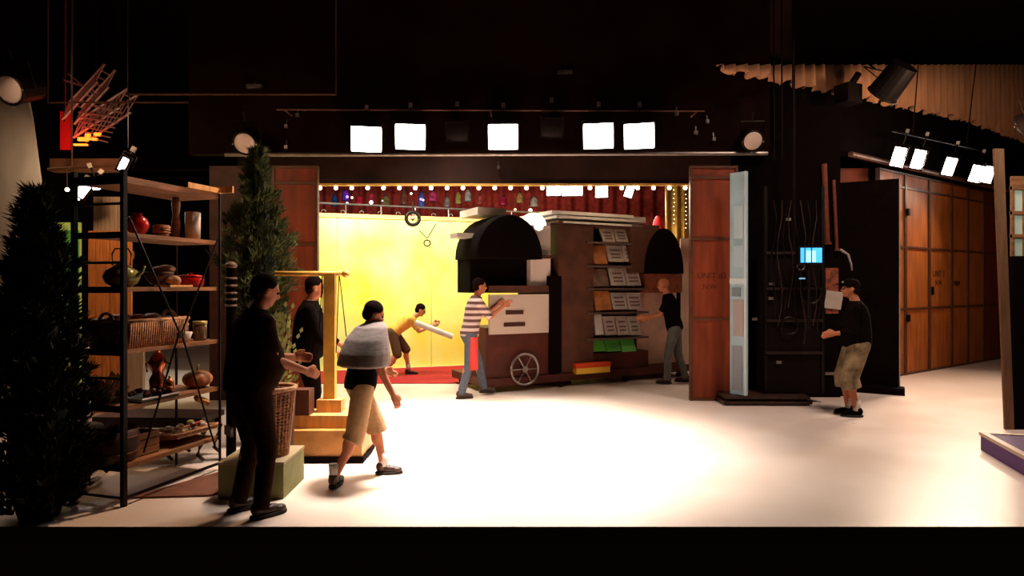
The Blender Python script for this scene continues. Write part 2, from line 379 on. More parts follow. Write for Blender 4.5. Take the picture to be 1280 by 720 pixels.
# wheel pulley with hanging wire loop
pw = thing('pulley', P(516, 273, 12.2), .2, 'dark round spoked wheel hanging at the top of the yellow wall', 'wheel')
MB().torus((0, 0, 0), .125, .035, 'Y').build('rim', BLKM, pw, True)
MB().box((0, 0, 0), (.2, .02, .02)).box((0, 0, 0), (.02, .02, .2)).ball((0, -.02, 0), .04, 8, 6).build('spokes', STEEL, pw)
MB().cyl((0, .0, .14), (0, 0, .34), .01).build('hanger', BLKM, pw)
wr = MB(); a, b, c = P(524, 288, 12.2), P(534, 298, 12.2), P(545, 280, 12.2)
wr.path([a, b], .011, 5).path([c, b], .011, 5).torus(b+Vector((0, 0, -.09)), .060, .015, 'Y', 14, 5)
one(wr, 'wire_loop', mat('olive_wire', (.03, .02, .01), .6), 'thin wire with teardrop loop hanging before the yellow wall', 'wire')

# clutter hanging far above the yellow wall
def glowmat(n, c, e): return mat(n, c, .4, emit=e)
items = [(418, 250, (.02, .10, .35), 'cyan'), (432, 244, (.25, .05, .8), 'violet'), (449, 250, (.8, .02, .06), 'red'), (464, 246, (.7, .05, .10), 'crimson'),
         (482, 250, (.30, .20, .08), 'tan'), (505, 247, (.25, .08, .05), 'brown'), (527, 249, (.10, .15, .6), 'blue'), (541, 245, (.7, .06, .2), 'pink'),
         (559, 252, (.35, .30, .28), 'grey'), (573, 247, (.55, .40, .10), 'gold'), (585, 244, (.55, .50, .45), 'silver'), (600, 249, (.55, .10, .08), 'rust red'),
         (629, 250, (.5, .02, .08), 'dark red'), (650, 247, (.6, .35, .12), 'amber'), (668, 252, (.6, .5, .4), 'cream')]
for i, (x, y, c, nm) in enumerate(items):
    p = P(x, y, 15.2)
    e = thing('hanging_lantern', p, random.uniform(-.5, .5), '%s glass lantern hanging above the yellow wall' % nm if nm != 'pink' else 'pink glass lantern hanging above the yellow wall', 'lantern', 'coloured lanterns above the yellow wall')
    r = random.uniform(.07, .13); h = random.uniform(.22, .36); c = tuple(q*.35 for q in c)
    MB().lathe([(r*.95, -h/2), (r, -h*.4), (r*.9, -h*.3), (r*.85, h*.1), (r*.5, h*.3), (r*.4, h*.42)], n=8).build('glass', mat('lantern_'+nm, c, .2, var=.5, scale=14), e, True)
    MB().cyl((0, 0, h*.42), (0, 0, h*.5), r*.45, n=8).cyl((0, 0, h*.5), (0, 0, .7), .006, n=5).build('cap', BLKM, e)
for x, y, c, nm, r in [(434, 246, (.25, .15, 1), 'violet', .035), (434, 254, (1, .6, .7), 'pink', .03), (464, 253, (1, .8, .75), 'white', .045), (526, 249, (.25, .15, 1), 'blue', .03),
                (644, 262, (1, .5, .3), 'orange', .03), (440, 247, (1, .6, .3), 'peach', .03), (514, 242, (.8, .9, 1), 'cold white', .025), (663, 263, (1, .9, .7), 'warm white', .045), (529, 250, (1, .8, .7), 'rose', .022), (478, 251, (.6, .9, .4), 'green', .018)]:
    one(MB().ball((0, 0, 0), r, 8, 6), 'fairy_bulb', glowmat('fairy_'+nm, c, 3), 'tiny %s point of light glowing among the lanterns' % nm, 'bulb', 'fairy lights above the yellow wall', loc=P(x, y, 14.7), smooth=True)
one(MB().cyl((-9.95, 15.2, 4.2), (15.95, 15.2, 4.2), .03), 'lantern_pipe', BLKM, 'dark pipe holding the coloured lanterns', 'pipe')
# far bright lamps
for i, (x, y, w, h, lb) in enumerate([(692, 238, .34, .26, 'left lamp of the bright far pair above the wagon'), (715, 237, .5, .30, 'right lamp of the bright far pair above the wagon'),
        (752, 238, .30, .34, 'single far bright lamp above the newspaper racks'), (787, 238, .2, .34, 'slanted far bright lamp near the red drape')]):
    p = P(x, y, 15.0); e = flood(p, (p.x*.5, 6, 0), lb, 'far lamps inside the set', w=w, h=h, power=22, col=WARM)
    if i == 3: e.rotation_euler[1] = math.radians(18)
# gold and red drapes at right of the set
def drape(name, p0, p1, zb, zt, m, label, amp=.05, waves=8, n=60, hem=0):
    mb = MB(); p0 = Vector(p0); p1 = Vector(p1); t = (p1-p0).normalized(); nn = Vector((t.y, -t.x, 0)); vs = []; fs = []
    L = (p1-p0).length
    for i in range(n+1):
        a = i/n; ph = a*waves*2*PI+.6*math.sin(a*17)
        of = nn*amp*math.sin(ph)
        zz = zt if not callable(zt) else zt(a); z0 = zb if not callable(zb) else zb(a)
        z0 += hem*(.6*math.sin(ph*.5+1)+.4*math.sin(ph*1.7))
        for k, (z, q) in enumerate(((z0, 1), ((z0+zz)/2, .9), (zz, .7))):
            b = p0+(p1-p0)*a+of*q; vs += [(b.x, b.y, z)]
    for i in range(n):
        for k in range(2): fs.append((i*3+k, (i+1)*3+k, (i+1)*3+k+1, i*3+k+1))
    mb.add(vs, fs); o = mb.build(name, m, None, True)
    sd = o.modifiers.new('s', 'SOLIDIFY'); sd.thickness = .008
    return tag(o, label, 'drape')
drape('gold_drape', (3.35, 14.0, 0), (4.3, 14.0, 0), 0, 4.3, mat('gold_lame', (.55, .30, .05), .35, .3, var=.3, scale=8), 'gold shimmering drape at the right end of the set', waves=5)
drape('maroon_drape', (-6.6, 18.6, 0), (9, 18.6, 0), 0, 6.8, mat('maroon_velvet', (.30, .03, .02), .8, var=.4), 'dark maroon drape far behind the coloured lanterns', amp=.1, waves=40, n=320)
alight('maroon_glow', (0, 16.2, 6.2), (0, 18.6, 4.4), 5, 22, (1, .40, .32), .5)
sb = thing('light_string', (3.5, 13.85, 3.0), 0, 'string of tiny fairy lights hanging down the gold drape', 'string lights', 'fairy light strings on the gold drape')
for k in range(9):
    MB().ball((.0+.01*(k % 2), 0, .09*k), .012, 6, 4).build('bulb', glowmat('fairy_tiny', (1, .85, .6), 3), sb)
MB().cyl((0, .02, -.05), (0, .02, .85), .003, n=4).cyl((0, .02, .85), (0, .2, 1.2), .003, n=4).build('cord', BLKM, sb)
s2 = copy_tree(sb); s2.location = (3.76, 13.85, 2.9); s2['label'] = 'right-hand string of tiny fairy lights on the gold drape'; sb['label'] = 'left-hand string of tiny fairy lights on the gold drape'
rdp = MB().lathe([(.42, 0), (.36, .3), (.22, .8), (.08, 1.3), (.03, 1.4)], n=24)
one(rdp, 'red_cone_tree', mat('red_cloth', (.6, .01, .01), .6, var=.3, scale=14, bump=.4), 'red cone shaped cloth tree before the gold drape', 'decoration', loc=P(822, 300, 13.3)+Vector((0, 0, -.9)), smooth=True)
one(MB().b2((-.5, -.4, 0), (.5, .4, P(822, 300, 13.3).z-.9)), 'tall_black_plinth', BLK, 'tall black plinth under the red cone tree', 'plinth', loc=(P(822, 300, 13.3).x, 13.3, 0))

# ------------------------------------------------------------ beige drape, cables at upper right
zb = 4.9
q0 = A-u*4.62+Vector((u.y, -u.x, 0))*.16; q1 = A+u*7.5+Vector((u.y, -u.x, 0))*.16
def ztop(a):
    p = q0+(q1-q0)*a; return EYE+276/F*p.y
dm = mat('beige_drape', (.52, .235, .115), .8, var=.15, scale=3, sxyz=(3, 3, .4))
drape('beige_drape', q0, q1, lambda a: 4.50+.52*min(a*1.5, 1), ztop, dm, 'long beige pleated drape with ragged hem high above the right doors', amp=.07, waves=44, n=600, hem=.05)
alight('drape_light', (6.6, 8.2, 3.9), (7.4, 11.6, 5.6), 1.0, 60, (1, .72, .5), .5)
for x0, x1, y0, y1, d, nm in [(1148, 1141, 80, 166, 10.9, 'left'), (1220, 1208, 80, 182, 12.0, 'right')]:
    one(MB().cyl(P(x0, y0, d), P(x1, y1, d), .010, n=6), 'hanging_cable', BLKM, '%s one of two black cables hanging before the beige drape' % nm, 'cable', 'cables before the drape')
for x, yt, yb, nm in [(966, 80, 200, 'left of the pair'), (976, 80, 200, 'right of the pair'), (991, 80, 330, 'thickest')]:
    one(MB().cyl(Vector((P(x, yt, 9.0).x, 9.0, 6.9)), P(x+2, yb, 9.0), .022 if x > 980 else .012, n=8), 'vertical_pipe', BLKM, 'black vertical pipe rising from the cable tower, %s' % nm, 'pipe', 'pipes above the cable tower')
one(MB().box(P(1060, 118, 9.7), (.3, .25, .28), .4).cyl(P(1052, 125, 9.7), P(1073, 92, 9.7), .05), 'motor_box', BLKM, 'black winch box beside the silhouetted spotlight', 'winch')

# ------------------------------------------------------------ left: backdrop, green flat, plank screen
cyc = mat('grey_canvas', (.24, .155, .11), .8, var=.12, scale=2, sxyz=(2, 2, .6))
bk = MB(); L0 = P(30, 100, 9.8); L1 = P(52, 240, 9.8)
prof = [(-9.6, 4.85), (L0.x, L0.z), (L0.x+.12, 4.2), (L1.x, L1.z), (L1.x+.05, .02), (-9.6, .02)]
bk.add([(x, 9.8, z) for x, z in prof]+[(x, 9.84, z) for x, z in prof], [tuple(range(6)), tuple(range(11, 5, -1))]+[(i, (i+1) % 6, 6+(i+1) % 6, 6+i) for i in range(6)])
one(bk, 'canvas_backdrop', cyc, 'tall grey canvas backdrop at the left edge of the stage', 'backdrop')
gf = thing('green_flat', (P(58, 300, 10.6).x, 10.6, 0), 0, 'yellow-green painted flat with darker green rectangles behind the shelf', 'set flat')
MB().b2((0, 0, 0), (.55, .05, P(70, 278, 10.6).z)).build('board', mat('lime_paint', (.50, .55, .12), .6), gf)
for y0, y1 in ((288, 326), (333, 352), (371, 398)):
    MB().b2((.10, -.01, P(0, y1, 10.6).z), (.55, 0, P(0, y0, 10.6).z)).build('green_panel', mat('green_paint', (.13, .36, .05), .6), gf)
alight('flat_light', (-6.6, 9.2, 3.6), (-7.5, 10.6, 2.0), .4, 22, (1, .95, .7))
psn = thing('plank_screen', (P(110, 300, 8.3).x, 8.3, 0), 0, 'screen of orange vertical wooden planks behind the shelf', 'plank screen')
pw_ = .56/6
for i in range(6):
    MB().b2((i*pw_+.004, .0+.006*(i % 2), 0), ((i+1)*pw_-.004, .03+.006*(i % 2), 2.36)).build('plank', PLANK, psn)
MB().b2((0, .04, .2), (.56, .07, .3)).b2((0, .04, 2.0), (.56, .07, 2.1)).build('batten', WOOD, psn)
pl = thing('ribbed_screen', (P(112, 300, 8.5).x, 8.5, 0), 0, 'pale ribbed panel rising above the orange planks', 'panel')
for i in range(4): MB().b2((i*.11+.05, 0, 0), (i*.11+.15, .03, 2.83)).build('plank', PLANKP, pl)
one(MB().b2((0, 0, 0), (.20, .05, 1.25)), 'pale_board', PLANKP, 'short pale upright board seen between the lower shelves', 'board', loc=(P(158, 400, 7.8).x, 7.8, 0))
alight('plank_light', (-4.5, 6.9, 3.6), (-5.0, 8.3, 1.7), .3, 30, (1, .66, .36))

# truss with red glow upper left
tr = thing('lighting_truss', (-8.0, 12.5, 4.0), 0, 'slanted steel lighting truss glowing red and orange at upper left', 'truss')
def truss(mb, a, b, w, n=7):
    a = Vector(a); b = Vector(b); off = [Vector((0, 0, 0)), Vector((0, w, 0)), Vector((w*.4, 0, w)), Vector((w*.4, w, w))]
    for o_ in off: mb.cyl(a+o_, b+o_, .022, n=6)
    for i in range(n):
        p = a+(b-a)*i/n; q = a+(b-a)*(i+1)/n
        mb.cyl(p+off[0], q+off[2], .012, n=5); mb.cyl(p+off[1], q+off[3], .012, n=5); mb.cyl(p+off[0], p+off[2], .012, n=5); mb.cyl(p+off[2], p+off[3], .012, n=5)
d_ = 9.0-.0
def TL(x, y, d=11.0): return P(x, y, d)-Vector((-8.0, 12.5, 4.0))
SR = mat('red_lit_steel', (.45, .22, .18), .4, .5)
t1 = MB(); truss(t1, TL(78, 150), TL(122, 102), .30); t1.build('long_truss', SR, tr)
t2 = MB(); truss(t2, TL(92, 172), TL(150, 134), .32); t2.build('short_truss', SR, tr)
t3 = MB()
for k in range(6): t3.cyl(TL(98+k*1.5, 140+k*6, 10.9), TL(150-k*3, 148+k*6, 10.9), .012, n=5)
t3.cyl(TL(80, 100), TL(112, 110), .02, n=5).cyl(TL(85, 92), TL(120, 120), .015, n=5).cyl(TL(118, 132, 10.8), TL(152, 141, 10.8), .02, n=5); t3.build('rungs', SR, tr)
one(MB().b2(P(75, 187, 11.3), P(89, 140, 11.35)).cyl(P(82, 140, 11.32), (P(82, 140, 11.32).x, 11.32, 6.9), .006, n=5), 'red_banner', mat('red_banner', (.6, .01, .01), .7), 'narrow red banner hanging at the end of the glowing truss', 'banner')
for i, (x, y, w, h) in enumerate([(104, 174, .16, .06), (110, 171, .07, .10), (122, 168, .10, .05), (101, 181, .22, .03), (118, 174, .09, .04)]):
    nm = ['widest', 'upright', 'rightmost upper', 'lowest', 'rightmost lower'][i]
    one(MB().box((0, 0, 0), (w, .05, h), 0), 'amber_lamp', mat('amber_glow', (1, .22, .02), emit=2.2), '%s amber lamp glowing inside the red truss' % nm, 'lamp', 'amber lamps in the truss', loc=P(x, y, 10.9))
alight('truss_glow', P(84, 182, 10.7), P(100, 150, 11.3), .3, 5, (1, .06, .02))
hr = MB()
for a in (TL(80, 152), TL(120, 104), TL(148, 136)): hr.cyl(a, a+Vector((0, 0, 6.9-4.0-a.z)), .012, n=5)
hr.build('hanger', BLKM, tr)
one(MB().cyl((-9.95, 15.08, P(0, 237, 15).z+.48), (15.95, 15.08, P(0, 237, 15).z+.48), .03), 'far_lamp_pipe', BLKM, 'dark pipe holding the far bright lamps inside the set', 'pipe')
# extra dark grid pipes across the ceiling
for i, (a, b, nm) in enumerate([(P(60, 128, 10), P(260, 128, 10), 'left'), (P(160, 118, 9.0), P(420, 118, 9.0), 'short')]):
    one(MB().cyl(a, b, .015, n=6).cyl(a, (a.x, a.y, 6.9), .01, n=5).cyl(b, (b.x, b.y, 6.9), .01, n=5), 'grid_pipe', RAIL, 'dark %s grid pipe near the ceiling above the shelf' % nm, 'pipe', 'grid pipes')
# small dull fittings catching light on the header
for x, y, lb in [(358, 158, 'above the left plywood door'), (358, 184, 'just over the long grey pipe at left'), (372, 144, 'on the thin lamp pipe left end'), (440, 166, 'left of the leftmost floodlight'), (318, 108, 'long and pale, high above the potted evergreen'),
                (706, 90, 'long and pale, highest on the header'), (884, 152, 'high above the right plywood door'), (870, 166, 'above the right plywood door, left lower one'), (892, 174, 'just left of the pale round spotlight'), (846, 142, 'right of the rightmost header floodlight'), (623, 209, 'on the dark valance below the middle floodlight')]:
    w = .22 if y < 115 else .045; q = P(x, y, 9.27) if y < 200 else P(x, y, 10.47)
    one(MB().box((0, 0, 0), (w, .06, .05)).cyl((0, 0, 0), (0, .02, .10), .008, n=6), 'small_fitting', STEEL, 'small metal fitting, '+lb, 'fitting', 'fittings on the header', loc=q)

# ------------------------------------------------------------ tall metal shelf (etagere) at left
SN = Vector((-2.90, 4.78, 0)); su = Vector((.28, .96, 0)); sv = Vector((-.96, .28, 0)); SA = math.atan2(.96, .28); SW = .48
def zN(y): return EYE-(y-HZ)/F*4.78
LV = {1: zN(219), 2: zN(290), 3: zN(359), 4: zN(438), 5: zN(509), 6: zN(583)}
def sp(px, t, lv, dz=0):
    k = (px-640)/F; bx = SN.x+sv.x*t; by = SN.y+sv.y*t
    s = (bx-k*by)/(k*su.y-su.x)
    return Vector((bx+su.x*s, by+su.y*s, LV[lv]+dz if isinstance(lv, int) else dz))
sh = thing('metal_shelf', SN, SA, 'tall black metal shelf with six wooden boards and crossed braces', 'shelf')
for (x, y) in ((0, 0), (1, 0), (0, SW), (1, SW)):
    MB().box((x, y, 1.26), (.034 if x == 0 else .016, .034 if x == 0 else .016, 2.52)).build('post', BLKM, sh)
for lv, z in LV.items():
    t = .05 if lv == 1 else .032
    MB().b2((.02, .012, z-t), (1.0, SW-.012, z)).build('board', WOOD, sh)
    MB().b2((-.004, 0, z-t-.012), (.012, SW, z+.004)).build('end_rail', BLKM, sh)
for z in (zN(254), zN(328), zN(474), zN(540), .06):
    MB().cyl((0, 0, z), (0, SW, z), .011, n=8).build('rung', BLKM, sh)
MB().box((.5, 0, .06), (1.0, .02, .02)).build('bottom_rail', BLKM, sh)
def xb(px, py):
    p = sp(px, 0, 3); q = p-SN; s = q.x*su.x+q.y*su.y
    return Vector((s, -.012, EYE-(py-HZ)/F*p.y))
for a, b in (((160, 272), (224, 418)), ((272, 296), (224, 420)), ((222, 418), (178, 566)), ((226, 418), (268, 560))):
    MB().cyl(xb(*a), xb(*b), .008, n=6).build('brace', BLKM, sh)
MB().box(xb(224, 419), (.05, .02, .05)).build('brace_plate', BLKM, sh)
MB().box((.99, .1, LV[1]+.03), (.02, .5, .06)).box((.80, -.02, LV[1]+.02), (.4, .015, .045)).build('gallery_rail', WOODL, sh)

def pot(name, prof, m, label, cat, loc, handle=None, lid=None, n=20, **k):
    e = thing(name, loc, 0, label, cat, **k)
    MB().lathe(prof, n=n).build('body', m, e, True)
    if lid: MB().lathe(lid[0], n=n).build('lid', lid[1], e, True)
    if handle: handle.build('handle', BLKM, e, True)
    return e
# shelf 2
pot('round_vase', [(.03, 0), (.065, .03), (.085, .08), (.07, .14), (.03, .165), (.035, .18)], RED, 'glossy red round vase on the second shelf board', 'vase', sp(172, .2, 2))
b = pot('striped_basket', [(.04, 0), (.06, .04), (.065, .09), (.06, .1), (.05, .1)], WICK, 'small banded basket beside the red vase', 'basket', sp(202, .15, 2))
for k in range(4): MB().torus((0, 0, .02+.02*k), .064-.01*(k == 0), .005, n=20, k=5).build('band', WICKL, b, True)
one(MB().lathe([(.03, 0), (.035, .15), (.025, .2), (.035, .3), (.03, .36)], n=14), 'turned_post', WOOD, 'turned wooden post standing between basket and white cylinder', 'post', loc=sp(220, .2, 2), smooth=True)
pot('white_canister', [(.062, 0), (.064, .24), (.05, .245), (.0, .245)], mat('cream_ceramic', (.62, .50, .42), .45), 'tall cream cylinder canister at the far end of the second board', 'canister', sp(241, .14, 2))
# shelf 3
hd = MB().path([(-.07, 0, .17), (-.075, 0, .26), (-.05, 0, .30), (.05, 0, .30), (.075, 0, .26), (.07, 0, .17)], .006, 6)
tp = pot('green_kettle', [(.06, 0), (.11, .03), (.13, .08), (.11, .13), (.05, .165), (.05, .17)], mat('olive_glaze', (.20, .19, .05), .15), 'round olive green kettle with looped handle on the third board', 'kettle', sp(152, .2, 3), hd, ([(.05, .165), (.03, .185), (.012, .19), (.014, .205), (0, .21)], mat('olive_glaze', (.2, .2, .05))))
MB().path([(.11, 0, .08), (.16, 0, .12), (.18, 0, .165)], .018, 8, .010).build('spout', mat('olive_glaze', (.2, .2, .05)), tp, True)
pot('dark_bowl', [(.05, 0), (.09, .04), (.12, .10), (.115, .105), (0, .09)], mat('dark_glaze', (.05, .02, .015), .3), 'dark wide bowl holding pale cloth on the third board', 'bowl', sp(198, .22, 3, .02))
def lump(loc, r, m, name, label, cat, group=None, seed=0):
    rnd = random.Random(seed); mb = MB(); 
    for k in range(4): mb.ball((rnd.uniform(-.3, .3)*r[0], rnd.uniform(-.3, .3)*r[1], rnd.uniform(0, .2)*r[2]+r[2]*.7), (r[0]*rnd.uniform(.6, .9), r[1]*rnd.uniform(.6, .9), r[2]*rnd.uniform(.5, .8)), 12, 8)
    return one(mb, name, m, label, cat, group, loc=loc, smooth=True)
lump(sp(205, .22, 3, .11), (.11, .09, .05), mat('bread_crust', (.40, .20, .10), .6, var=.2), 'folded_cloth', 'pale brown folded cloth heaped on the dark bowl', 'cloth', seed=3)
lump(sp(217, .1, 3, .0), (.06, .05, .06), mat('bread_crust', (.4, .2, .1)), 'bread_loaf', 'small brown loaf between the dark bowl and red casserole', 'bread', seed=5)
one(MB().b2((-.10, -.08, 0), (.14, .08, .018)), 'cutting_board', WOODL, 'thin wooden cutting board under the bowl on the third board', 'cutting board', loc=sp(215, .08, 3), rz=SA)
cs = pot('red_casserole', [(.09, 0), (.11, .02), (.115, .085), (.105, .09), (.0, .09)], RED, 'low red casserole dish at the far end of the third board', 'casserole', sp(238, .18, 3), None, ([(.118, .088), (.09, .105), (.02, .112), (.02, .125), (0, .13)], RED))
# shelf 4: long wicker basket
wb = thing('wicker_basket', sp(190, .235, 4)+(-su*.125), SA, 'long oblong wicker basket filling the near half of the fourth board', 'basket')
bb = MB(); Lx, Ly = .27, .18
for k in range(9):
    z = .012+.022*k; g = 1+.012*k
    bb.path([(-Lx*g, -Ly*g, z), (Lx*g, -Ly*g, z), (Lx*g, Ly*g, z), (-Lx*g, Ly*g, z), (-Lx*g, -Ly*g, z)], .011, 6)
bb.build('weave', WICK, wb, True)
sk = MB()
for k in range(26):
    x = -Lx+2*Lx*k/25; sk.cyl((x, -Ly-.006, 0), (x, -Ly*1.1-.008, .2), .008, n=6)
for k in range(16):
    y = -Ly+2*Ly*k/15; sk.cyl((-Lx-.006, y, 0), (-Lx*1.1-.008, y, .2), .008, n=6)
sk.build('stake', WICKL, wb, True)
MB().path([(-Lx*1.12, -Ly*1.12, .21), (Lx*1.12, -Ly*1.12, .21), (Lx*1.12, Ly*1.12, .21), (-Lx*1.12, Ly*1.12, .21), (-Lx*1.12, -Ly*1.12, .21)], .016, 8).build('rim', WICKL, wb, True)
for q in (-1, 1): MB().torus((q*Lx*1.12, 0, .2), .07, .012, 'X', 12, 6, 0, PI).build('handle', WICKL, wb, True)
for k in range(7):
    r_ = random.Random(k)
    one(MB().ball((0, 0, 0), (.07, .05, .04), 12, 8, Matrix.Rotation(r_.uniform(0, 3), 3, 'Z')), 'bread_roll', mat('dark_crust', (.20, .055, .02), .5, var=.4, scale=20), 'dark crusty bread roll in the long wicker basket, '+['at the near end', 'second from the near end', 'third from the near end', 'in the middle', 'third from the far end', 'second from the far end', 'at the far end'][k], 'bread', 'rolls in the long wicker basket', loc=wb.location+su*(-.195+.065*k)+sv*r_.uniform(-.08, .08)+Vector((0, 0, .215)), smooth=True)
GL = mat('brown_glass', (.16, .10, .06), .12, spec=.6); LID = mat('brass_lid', (.45, .36, .12), .35, .4)
for px, t, r, h, lb in [(229, .30, .045, .15, 'small jar behind the white bowl on the fourth board'), (250, .12, .058, .17, 'large lidded glass jar at the far end of the fourth board')]:
    pot('glass_jar', [(r*.9, 0), (r, .01), (r, h*.8), (r*.8, h*.86)], GL, lb, 'jar', sp(px, t, 4), None, ([(r*1.02, h*.84), (r*1.04, h*.86), (r*1.04, h), (0, h+.004)], LID))
pot('white_bowl', [(.03, 0), (.055, .03), (.075, .085), (.07, .088), (0, .05)], WHITE, 'small white tapered bowl under the crossed braces', 'bowl', sp(229, .1, 4))
pot('small_tin', [(.04, 0), (.042, .11), (0, .112)], mat('rust_tin', (.35, .12, .06), .4), 'rusty small tin behind the long basket', 'tin', sp(213, .36, 4))
# shelf 5
COP = mat('copper', (.60, .17, .08), .25, .85)
uz = pot('copper_urn', [(.05, 0), (.06, .02), (.065, .12), (.04, .17), (.055, .21), (.07, .27), (.04, .33), (.02, .35)], COP, 'tall copper urn on the fifth board', 'urn', sp(197, .25, 5), None, ([(.03, .345), (.012, .37), (.015, .385), (0, .39)], COP))
MB().path([(.06, 0, .27), (.10, 0, .25), (.09, 0, .18)], .008, 6).build('handle', COP, uz, True)
MB().path([(-.06, 0, .27), (-.10, 0, .25), (-.09, 0, .18)], .008, 6).build('handle', COP, uz, True)
pot('copper_canister', [(.034, 0), (.035, .11), (.02, .13), (.008, .14), (.010, .155), (0, .16)], COP, 'small shiny copper canister in front of the tall urn', 'canister', sp(212, .1, 5))
def pumpkin(loc, r, h, m, label, group=None):
    e = thing('pumpkin', loc, random.uniform(0, 3), label, 'pumpkin', group)
    n = 40; rings = []
    for j in range(11):
        a = -PI/2+PI*j/10; cz = max(math.cos(a), .05)**.8
        rings.append([Vector((math.cos(2*PI*i/n)*cz*r*(1-.09*abs(math.sin(5*2*PI*i/n))), math.sin(2*PI*i/n)*cz*r*(1-.09*abs(math.sin(5*2*PI*i/n))), h/2+math.sin(a)*h/2)) for i in range(n)])
    MB().loft(rings).build('flesh', m, e, True)
    MB().path([(0, 0, h*.95), (.01, 0, h+.03), (.03, 0, h+.05)], .014, 6, .009).build('stem', mat('stem', (.2, .16, .06)), e)
    return e
pumpkin(sp(247, .17, 5), .125, .15, mat('pumpkin_skin', (.45, .17, .07), .45, var=.3, scale=9), 'large brown ribbed pumpkin at the far end of the fifth board')
ty = thing('serving_tray', sp(178, .2, 5, .0), SA, 'shallow tray of dark fruits at the near end of the fifth board', 'tray')
MB().b2((-.2, -.2, .0), (.17, .18, .012)).build('base', BLKM, ty)
MB().path([(-.2, -.2, .025), (.17, -.2, .025), (.17, .18, .025), (-.2, .18, .025), (-.2, -.2, .025)], .010, 6).build('rim', STEEL, ty)
for k in range(22):
    r_ = random.Random(k+50)
    p = ty.location+su*r_.uniform(-.16, .14)+sv*r_.uniform(-.16, .15)+Vector((0, 0, .035+.012*(k % 3)))
    one(MB().ball((0, 0, 0), r_.uniform(.016, .026), 10, 6), 'dark_fig', mat('fig_skin', (.12, .025, .02), .3, var=.3), 'dark glossy fig lying on the shallow tray', 'fruit', 'figs on the tray', loc=p, smooth=True)
# dry leaves clump at the near end of board 5
def leaves(name, loc, rad, n, size, m, label, cat, up=.5, seed=1, stems=True):
    r_ = random.Random(seed); e = thing(name, loc, 0, label, cat); mb = MB()
    for k in range(n):
        c = Vector((r_.gauss(0, rad[0]*.5), r_.gauss(0, rad[1]*.5), abs(r_.gauss(rad[2]*.5, rad[2]*.35))))
        d = (c*1.0+Vector((r_.uniform(-.1, .1), r_.uniform(-.1, .1), up*.1))).normalized(); s = d.orthogonal().normalized()*size*.35
        mb.add([c-d*size*.5, c+s, c+d*size*.6, c-s], [(0, 1, 2, 3)])
    mb.build('leaf', m, e, kind='stuff')
    if stems:
        st = MB()
        for k in range(6): st.cyl((0, 0, 0), (r_.uniform(-1, 1)*rad[0]*.7, r_.uniform(-1, 1)*rad[1]*.7, rad[2]), .004, n=5)
        st.build('stem', BROWNC, e)
    return e
leaves('dried_leaves', sp(130, .3, 5, 0), (.16, .10, .17), 160, .05, mat('dry_leaf', (.30, .16, .07), .7, var=.4), 'clump of dried brown leaves at the near end of the fifth board', 'leaves', seed=2)
# shelf 6
tb = pot('wooden_tub', [(.15, 0), (.17, .02), (.185, .24), (.17, .25), (.16, .2), (0, .2)], mat('dark_tub', (.05, .015, .01), .5, var=.3), 'large dark wooden tub on the lowest board', 'tub', sp(140, .22, 6))
MB().torus((0, 0, .07), .178, .008, n=24, k=5).torus((0, 0, .19), .183, .008, n=24, k=5).build('hoop', RAIL, tb)
cr = thing('red_crate', sp(172, .18, 6), SA, 'reddish wooden crate beside the dark tub on the lowest board', 'crate')
for z in (.035, .095, .155):
    MB().box((.03, -.07, z), (.22, .012, .05)).build('slat', WOOD, cr); MB().box((.03, .10, z), (.22, .012, .05)).build('slat', WOOD, cr)
for x in (-.07, .13): MB().box((x, .015, .09), (.015, .17, .18)).build('end_panel', WOOD, cr)
# produce tray leaning on boxes behind (fish platter)
ft = thing('produce_platter', sp(228, .22, 6, .065), SA, 'wide tilted platter of pale fruit and greens below the pumpkin', 'platter')
ft.rotation_euler = (math.radians(-8), 0, SA)
MB().b2((-.24, -.18, -.02), (.26, .18, 0)).build('base', WICKL, ft)
MB().path([(-.24, -.18, .012), (.26, -.18, .012), (.26, .18, .012), (-.24, .18, .012), (-.24, -.18, .012)], .014, 6).build('rim', WICKL, ft, True)
for k in range(26):
    r_ = random.Random(k+90); c = [(.42, .30, .12), (.48, .36, .26), (.25, .22, .06), (.45, .06, .04)][k % 4]
    p = ft.location+su*r_.uniform(-.2, .22)+sv*r_.uniform(-.14, .14)+Vector((0, 0, .03+.02*r_.random()))
    one(MB().ball((0, 0, 0), (.035, .022, .020), 10, 6, Matrix.Rotation(r_.uniform(0, 3), 3, 'Z')), 'pale_fruit', mat('fruit_%d' % (k % 4), c, .4, var=.3), ['small ochre pear', 'small pale gourd', 'small green gourd', 'small red pepper'][k % 4]+' lying on the tilted platter', 'fruit', ['ochre pears', 'pale gourds', 'green gourds', 'red peppers'][k % 4]+' on the platter', loc=p, smooth=True)
ob = one(MB().b2((-.07, -.04, 0), (.05, .04, .035)), 'small_orange_box', mat('orange_card', (.6, .25, .06), .5), 'small orange box hanging tilted under the pumpkin board', 'box', loc=sp(252, .05, 'g', .63), rz=.8)
ob.rotation_euler = (.3, .5, .8)
